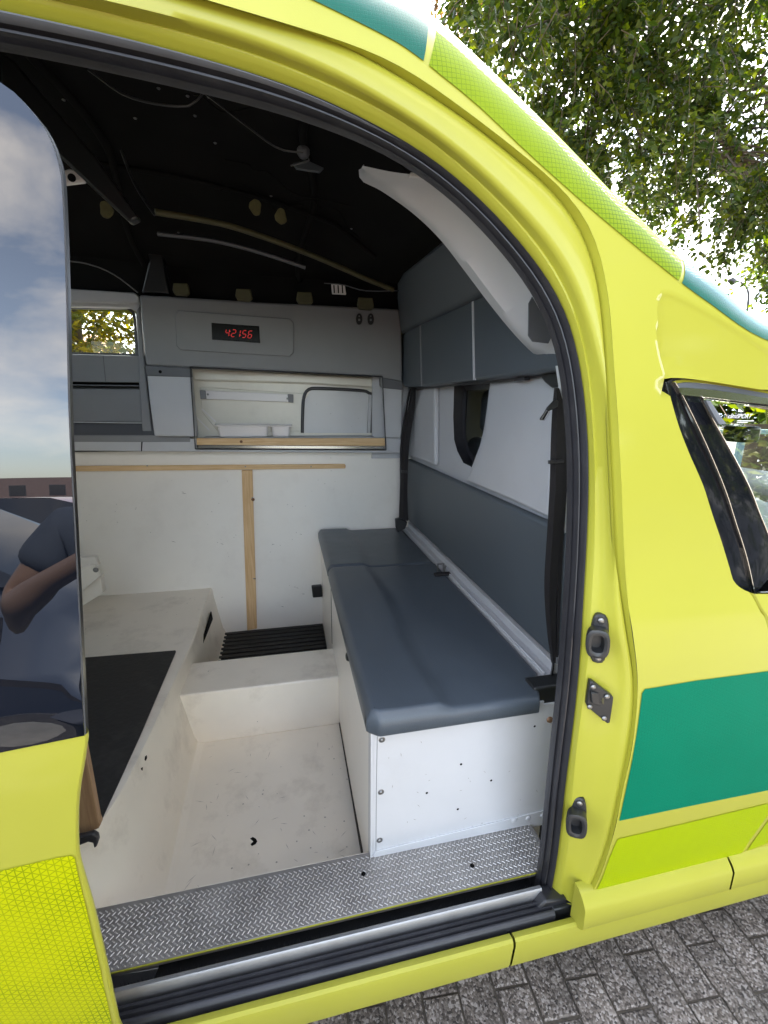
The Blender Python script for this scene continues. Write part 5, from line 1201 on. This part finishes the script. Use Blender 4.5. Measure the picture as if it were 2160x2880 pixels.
# golden tree seen through the rear side window
sp3 = []
for _ in range(420):
    Y = rt.uniform(7.5, 10.5); sp3.append((rt.uniform(-5.2, -1.6), Y, rt.uniform(.2, 4.2), rt.uniform(.35, .55)))
sp3 = [s for s in sp3 if noise.noise(Vector((s[0] * 1.1, s[2] * 1.1, 4.2))) > -.25]
t3 = thing('autumn_tree', 'golden green tree seen through the far side window of the ambulance', 'tree', (-3.6, 9.2, GZ))
leaves('crown', sp3, t3, M['leaf_gold'], .12, 8, per=76, droop=.6)
mesh('trunk', *tubed([(-3.6, 9.2, GZ - .1), (-3.6, 9.2, .2), (-3.5, 9.1, 1.4)], [.2, .16, .12], 12), M['bark'], t3, smooth=60)
limbs(t3, (-3.5, 9.1, 1.2), [(-4.4, 9, 2.4), (-2.6, 8.8, 2.6), (-3.4, 9.3, 3.6)], sp3[::3], .08, 6)
# tree standing behind the viewer (mirrored in the bodywork)
sp4 = [(rt.uniform(3.6, 14), rt.uniform(-7.5, -4.8), rt.uniform(-.8, 7.5), rt.uniform(.5, .8)) for _ in range(950)]
sp4 = [s for s in sp4 if noise.noise(Vector((s[0] * .8, s[2] * .8, s[1] * .8))) > -.4]
t4 = thing('street_tree', 'leafy street tree on the open side opposite the ambulance door', 'tree', (5.5, -6.5, GZ))
leaves('crown', sp4, t4, M['leaf_green'], .21, 12, per=56, droop=.5)
mesh('trunk', *tubed([(5.5, -6.5, GZ - .1), (5.5, -6.5, .4), (5.4, -6.4, 2.2)], [.25, .2, .16], 12), M['bark'], t4, smooth=60)
limbs(t4, (5.4, -6.4, 2.0), [(3, -6, 3.4), (7.4, -6.6, 3.6), (5.2, -5.4, 4.8)], sp4[::3], .1, 7)

# ================================================================== STREET BACKGROUND
YLp = 22.0
lampm = mat('lamp_grey', (.03, .03, .033, 1), .5)
lb = PY(1612, 690, YLp)
lp_ = thing('street_lamp', 'grey street lamp with curved arm rising behind the front of the roof', 'street lamp', (lb[0] - .3, YLp, GZ))
arm = smooth([PY(1604, 760, YLp), PY(1610, 700, YLp), PY(1616, 655, YLp), PY(1616, 630, YLp), PY(1608, 615, YLp), PY(1596, 609, YLp), PY(1590, 607, YLp)], 24)
arm = np.vstack([[[arm[0][0] - .15, YLp, GZ]], arm])
mesh('pole', *tubed(arm, [.11] + list(np.linspace(.09, .05, 24)), 8), lampm, lp_, smooth=60)
hd = [PY(1591, 607.5, YLp), PY(1586, 607.5, YLp), PY(1581, 606.5, YLp), PY(1577, 605.5, YLp), PY(1573, 604.5, YLp)]
mesh('lamp_head', *tubed(hd, [.06, .13, .17, .14, .03], 10), lampm, lp_, smooth=70)
# railing seen through the cab
rl = thing('railing', 'pale blue metal railing seen through the cab windows', 'railing', (*PY(1620, 1000, 7)[:2], GZ))
blue = mat('pale_blue_paint', (.16, .25, .29, 1), .5)
zt_r = PY(1600, 938, 7)[2]; xr0 = PY(1600, 938, 7)[0]
for k_ in range(-4, 14):
    x = PY(1598, 960, 7)[0] + k_ * 1.38; box('post', (x - .07, x + .07, 6.95, 7.02, GZ, zt_r), blue, rl, bev=.01)
box('top_rail', (xr0 - 8, xr0 + 18, 6.94, 7.03, zt_r, zt_r + .09), blue, rl, bev=.01)
# verge, kerbs and road beyond
rd = box('road', (-50, 90, 12.5, 19.0, GZ - .04, GZ - .02), mat('far_asphalt', (.10, .095, .088, 1), .9, var=.15, vscale=2), bev=0); rd['kind'] = 'structure'
for k_, y_ in enumerate((12.1, 19.0)):
    kb = box('kerb', (-50, 90, y_, y_ + .3, GZ - .04, GZ + .1), mat('kerb_concrete', (.26, .23, .18, 1), .9, var=.1), bev=.02); kb['kind'] = 'structure'
vg = box('verge', (-50, 90, 7.4, 12.1, GZ - .04, GZ + .02), mat('verge_soil', (.16, .13, .085, 1), .95, var=.3, vscale=2, bump=1, bscale=20), bev=0); vg['kind'] = 'structure'
gv = []
rg_ = random.Random(21)
for i in range(9000):
    x = rg_.uniform(2, 26); y = rg_.uniform(5.0, 6.7); h_ = rg_.uniform(.05, .22); w = .012; a = rg_.uniform(0, 6.28)
    gv.append(([(x - w * math.cos(a), y - w * math.sin(a), GZ - .01), (x + w * math.cos(a), y + w * math.sin(a), GZ - .01), (x + rg_.uniform(-.06, .06), y + rg_.uniform(-.06, .06), GZ + h_)], [(0, 1, 2)]))
v_, f_ = join(gv); gr = mesh('grass', v_, f_, leafmat('grass_blades', [(.03, .05, .012, 1), (.06, .08, .02, 1), (.1, .1, .05, 1)])); gr['kind'] = 'stuff'
tag(gr, 'low green grass along the foot of the railing', 'grass')
sp5 = [(rt.uniform(6, 46), rt.uniform(20, 24), rt.uniform(GZ + .3, GZ + 2.3), .8) for _ in range(230)]
hdg = leaves('hedge', sp5, None, leafmat('hedge_leaves', [(.015, .028, .012, 1), (.03, .045, .02, 1)]), .22, 30, per=60, droop=.2)
tag(hdg, 'dense dark green hedge on the far side of the road', 'hedge'); hdg['kind'] = 'stuff'
for o in list(COL.objects):
    if o.name.startswith('twigs') and o.parent is None: bpy.data.objects.remove(o)

# brick house behind the golden tree
def house(name, label, x0, x1, y0, y1, zt_, zr, wallc, roofc, framec=None):
    t = thing(name, label, 'house', ((x0 + x1) / 2, (y0 + y1) / 2, GZ))
    box('wall', (x0, x1, y0, y1, GZ, zt_), wallc, t, bev=0)
    ym = (y0 + y1) / 2; e = .4
    rf = mesh('roof', [(x0 - e, y0 - e, zt_ - .1), (x1 + e, y0 - e, zt_ - .1), (x1 + e, ym, zr), (x0 - e, ym, zr), (x0 - e, y1 + e, zt_ - .1), (x1 + e, y1 + e, zt_ - .1)], [(0, 1, 2, 3), (3, 2, 5, 4), (0, 3, 4), (1, 5, 2)], roofc, t)
    face = y1 if y1 < 0 else y0; s = 1 if y1 < 0 else -1
    n = max(2, int((x1 - x0) / 3))
    for k_ in range(n):
        for z_ in ([GZ + 1.0] + ([GZ + 3.8] if zt_ - GZ > 5 else [])):
            cx = x0 + (k_ + .5) * (x1 - x0) / n
            f = box('window', (cx - .62, cx + .62, min(face, face + s * .06), max(face, face + s * .06), z_, z_ + 1.4), framec or M['plastic_white'], t, bev=.01)
            box('pane', (cx - .54, cx + .54, min(face + s * .05, face + s * .075), max(face + s * .05, face + s * .075), z_ + .08, z_ + 1.32), M['gloss_black'], f, bev=0)
    return t
bm_ = mat('orange_brick', (.42, .24, .13, 1), .85, var=.15, vscale=6); tm_ = mat('roof_tiles', (.05, .03, .025, 1), .8, var=.2, vscale=3)
hz = PY(150, 748, 17)[2]
hs1 = house('brick_house', 'orange brick house behind the golden tree', -13, PY(193, 768, 17)[0] - 1.2, 17, 25, hz - .5, hz + .9, bm_, bm_)
bm2 = mat('brown_brick', (.09, .06, .045, 1), .85, var=.2, vscale=6)
house('brick_house', 'brown brick terrace mirrored in the dark glass of the slid door', -60, -12, -52, -42, -.2, 1.6, bm2, tm_, M['black_plastic'])

# ================================================================== PARKED CARS (mirrored in the slid door's glass)
def car(label, x, y, paint, length=4.4, flip=1, dz=0):
    t = thing('parked_car', label, 'car', (x, y, GZ), 'cars parked opposite the ambulance')
    prof = [(-2.2, .32), (-2.24, .55), (-2.15, .74), (-1.3, .90), (-1.05, .93), (1.25, .95), (1.95, .93), (2.15, .82), (2.2, .5), (2.15, .3)]
    def sec(scale_w, pr): return [(x + flip * a, y + scale_w, GZ + b) for a, b in pr]
    rows_ = []
    for w, k_ in ((-.86, .90), (-.88, .97), (-.80, 1.0), (-.5, 1.02), (0, 1.03), (.5, 1.02), (.80, 1.0), (.88, .97), (.86, .90)):
        rows_.append([(x + flip * a * (1 if abs(w) < .85 else .985), y + w, GZ + .3 + (b - .3) * k_) for a, b in prof])
    loft('body', rows_, paint, t, smooth=45)
    for s in (-.86, .86): mesh('side', [(p[0], y + s, p[2]) for p in rows_[0]], [tuple(range(len(prof)))], paint, t)
    roofp = [(-1.25, .93), (-.45, 1.40), (-.1, 1.46), (.8, 1.44), (1.25, 1.32), (1.75, .94)]
    rws = []
    for w in (-.74, -.60, 0, .60, .74):
        k_ = 0 if abs(w) > .7 else 1
        rws.append([(x + flip * a, y + (w if k_ else w), GZ + (.93 if not k_ else b)) for a, b in roofp])
    loft('cabin', rws, M['gloss_black'], t, smooth=50)
    mesh('roof', *gridf([[(x + flip * a, y + w, GZ + b + .012) for a, b in ((-.42, 1.40), (-.1, 1.46), (.8, 1.44), (1.22, 1.32))] for w in (-.60, 0, .60)]), paint, t, smooth=60)
    for s in (-.865, .865):
        for wx in (-1.38, 1.36):
            w_ = mesh('wheel', *tubed([(x + flip * wx, y + s - .1, GZ + .31), (x + flip * wx, y + s + .03 * (1 if s > 0 else -1) + (0.1 if s < 0 else 0) - (.0), GZ + .31)], .31, 22), M['rubber'], t, smooth=50)
            mesh('rim', *tubed([(x + flip * wx, y + s * 1.0 + (.012 if s > 0 else -.012), GZ + .31), (x + flip * wx, y + s * 1.04, GZ + .31)], .2, 14), M['alu'], w_, smooth=50)
        mesh('mirror', *boxd(x + flip * -.95, x + flip * -.8, y + s * 1.02, y + s * 1.2, GZ + .95, GZ + 1.08), paint, t, bev=.03)
    for s in (-.62, .62): mesh('headlight', *boxd(*sorted((x + flip * -2.22, x + flip * -2.08)), y + s - .16, y + s + .16, GZ + .62, GZ + .74), M['chrome'], t, bev=.03)
    return t
navy = mat('navy_paint', (.006, .010, .022, 1), .35, coat=.3); redp = mat('red_paint', (.35, .02, .015, 1), .3, coat=1.0)
car('dark navy car parked opposite the open side door', -2.9, -2.5, navy, flip=-1)
car('red car parked behind the navy one', -4.6, -7.5, redp)

# ================================================================== THE PERSON HOLDING THE CAMERA (seen mirrored in the dark glass)
pr = thing('person', 'person in a blue t-shirt and jeans holding a phone, mirrored in the door glass', 'person', (-.50, -.34, GZ))
skinm = mat('skin', (.09, .052, .036, 1), .55); shirt = mat('blue_cotton', (.010, .016, .030, 1), .85, var=.1, vscale=8); jeans = mat('jeans', (.012, .016, .03, 1), .85); hairm = mat('brown_hair', (.04, .025, .015, 1), .7)
def skinned(name, verts, edges, radii, m, par, lv=2, root=0):
    V = np.array(verts, float).copy(); V[:, 2] += H; V -= BASE[par.name]
    me = bpy.data.meshes.new(name); me.from_pydata(V.tolist(), edges, []); me.materials.append(m)
    o = bpy.data.objects.new(name, me); COL.objects.link(o); o.parent = par; BASE[o.name] = BASE[par.name]
    md = o.modifiers.new('skin', 'SKIN'); md.use_smooth_shade = True
    for i, r in enumerate(radii):
        sv = me.skin_vertices[0].data[i]; sv.radius = (r, r) if not hasattr(r, '__len__') else r; sv.use_root = (i == root)
    s = o.modifiers.new('sub', 'SUBSURF'); s.levels = lv; s.render_levels = lv
    return o
px, py = -.50, -.34
def W(dx, dy, z): return (px + dx, py + dy, z - H)
bodyv = [W(0, 0, .95), W(0, .0, 1.15), W(0, .02, 1.36), W(0, .03, 1.47), W(0, .05, 1.56), W(0, .06, 1.66), W(0, .05, 1.73),
         W(.17, .02, 1.40), W(.30, .13, 1.20), W(.40, .22, 1.47), W(.45, .24, 1.54),
         W(-.19, .02, 1.39), W(-.33, .10, 1.17), W(-.02, .24, 1.33), W(.06, .27, 1.37),
         W(.10, 0, .90), W(.11, .02, .50), W(.12, -.02, .10), W(.12, .10, .05),
         W(-.10, 0, .90), W(-.11, .02, .50), W(-.12, -.02, .10), W(-.12, .10, .05)]
bed = [(0, 1), (1, 2), (2, 3), (3, 4), (4, 5), (5, 6), (2, 7), (7, 8), (8, 9), (9, 10), (2, 11), (11, 12), (12, 13), (13, 14), (0, 15), (15, 16), (16, 17), (17, 18), (0, 19), (19, 20), (20, 21), (21, 22)]
brd = [(.11, .08), (.11, .08), (.12, .09), .055, .07, .10, .07, .06, .042, .032, .03, .06, .042, .032, .03, .09, .06, .045, .04, .09, .06, .045, .04]
bdy = skinned('body', bodyv, bed, brd, skinm, pr)
skinned('t_shirt', [W(0, 0, .86), W(0, 0, 1.15), W(0, .02, 1.36), W(0, .03, 1.45), W(.17, .02, 1.40), W(.25, .085, 1.28), W(-.19, .02, 1.39), W(-.28, .07, 1.25)], [(0, 1), (1, 2), (2, 3), (2, 4), (4, 5), (2, 6), (6, 7)], [(.185, .14), (.165, .13), (.175, .13), .075, .085, .075, .085, .075], shirt, pr)
skinned('jeans', [W(0, 0, .96), W(.10, 0, .88), W(.11, .02, .50), W(.12, -.02, .12), W(-.10, 0, .88), W(-.11, .02, .50), W(-.12, -.02, .12)], [(0, 1), (1, 2), (2, 3), (0, 4), (4, 5), (5, 6)], [(.16, .13), .115, .08, .065, .115, .08, .065], jeans, pr)
for s in (-1, 1): skinned('shoe', [W(s * .12, -.05, .05), W(s * .12, .06, .045), W(s * .12, .17, .035)], [(0, 1), (1, 2)], [.045, .05, .035], M['black_plastic'], pr, 2)
skinned('hair', [W(0, .02, 1.66), W(0, .02, 1.74), W(0, .06, 1.78)], [(0, 1), (1, 2)], [.085, .10, .06], hairm, pr, 2)
def hand(cx, cy, cz, sgn):
    c = np.array(W(cx, cy, cz)); parts = []
    for k_, (ln_, a) in enumerate(((.075, -.35), (.085, -.12), (.08, .1), (.062, .32))):
        b = c + np.array([.02 * (k_ - 1.5) * sgn * .9, .0, .035]); skinned('finger', [tuple(c), tuple(b), tuple(b + np.array([a * .03, .012, ln_ * .5])), tuple(b + np.array([a * .05, .035, ln_ * .8]))], [(0, 1), (1, 2), (2, 3)], [.014, .010, .009, .008], skinm, bdy, 1)
    skinned('thumb', [tuple(c), tuple(c + np.array([-.035 * sgn, .01, .01])), tuple(c + np.array([-.045 * sgn, .03, .04]))], [(0, 1), (1, 2)], [.015, .011, .009], skinm, bdy, 1)
hand(.45, .24, 1.54, 1); hand(.06, .27, 1.37, -1)
# face: eyes, nose, mouth
for s in (-1, 1): dome('eye', W(s * .032, .155, 1.665), (0, 1, 0), .010, .003, M['gloss_black'], bdy, 10)
skinned('nose', [W(0, .15, 1.67), W(0, .175, 1.635)], [(0, 1)], [.010, .014], skinm, bdy, 1)
dome('mouth', W(0, .146, 1.605), (0, 1, 0), .013, .002, mat('lips', (.14, .06, .05, 1), .5), bdy, 10)
for s in (-1, 1): skinned('ear', [W(s * .098, .05, 1.67), W(s * .102, .05, 1.63)], [(0, 1)], [.012, .010], skinm, bdy, 1)
ph = box('phone', (-.075, .005, -.045, -.036, -.04, .02), M['gloss_black'], None, bev=.004)
tag(ph, 'black phone held up in front of the open side door', 'phone')
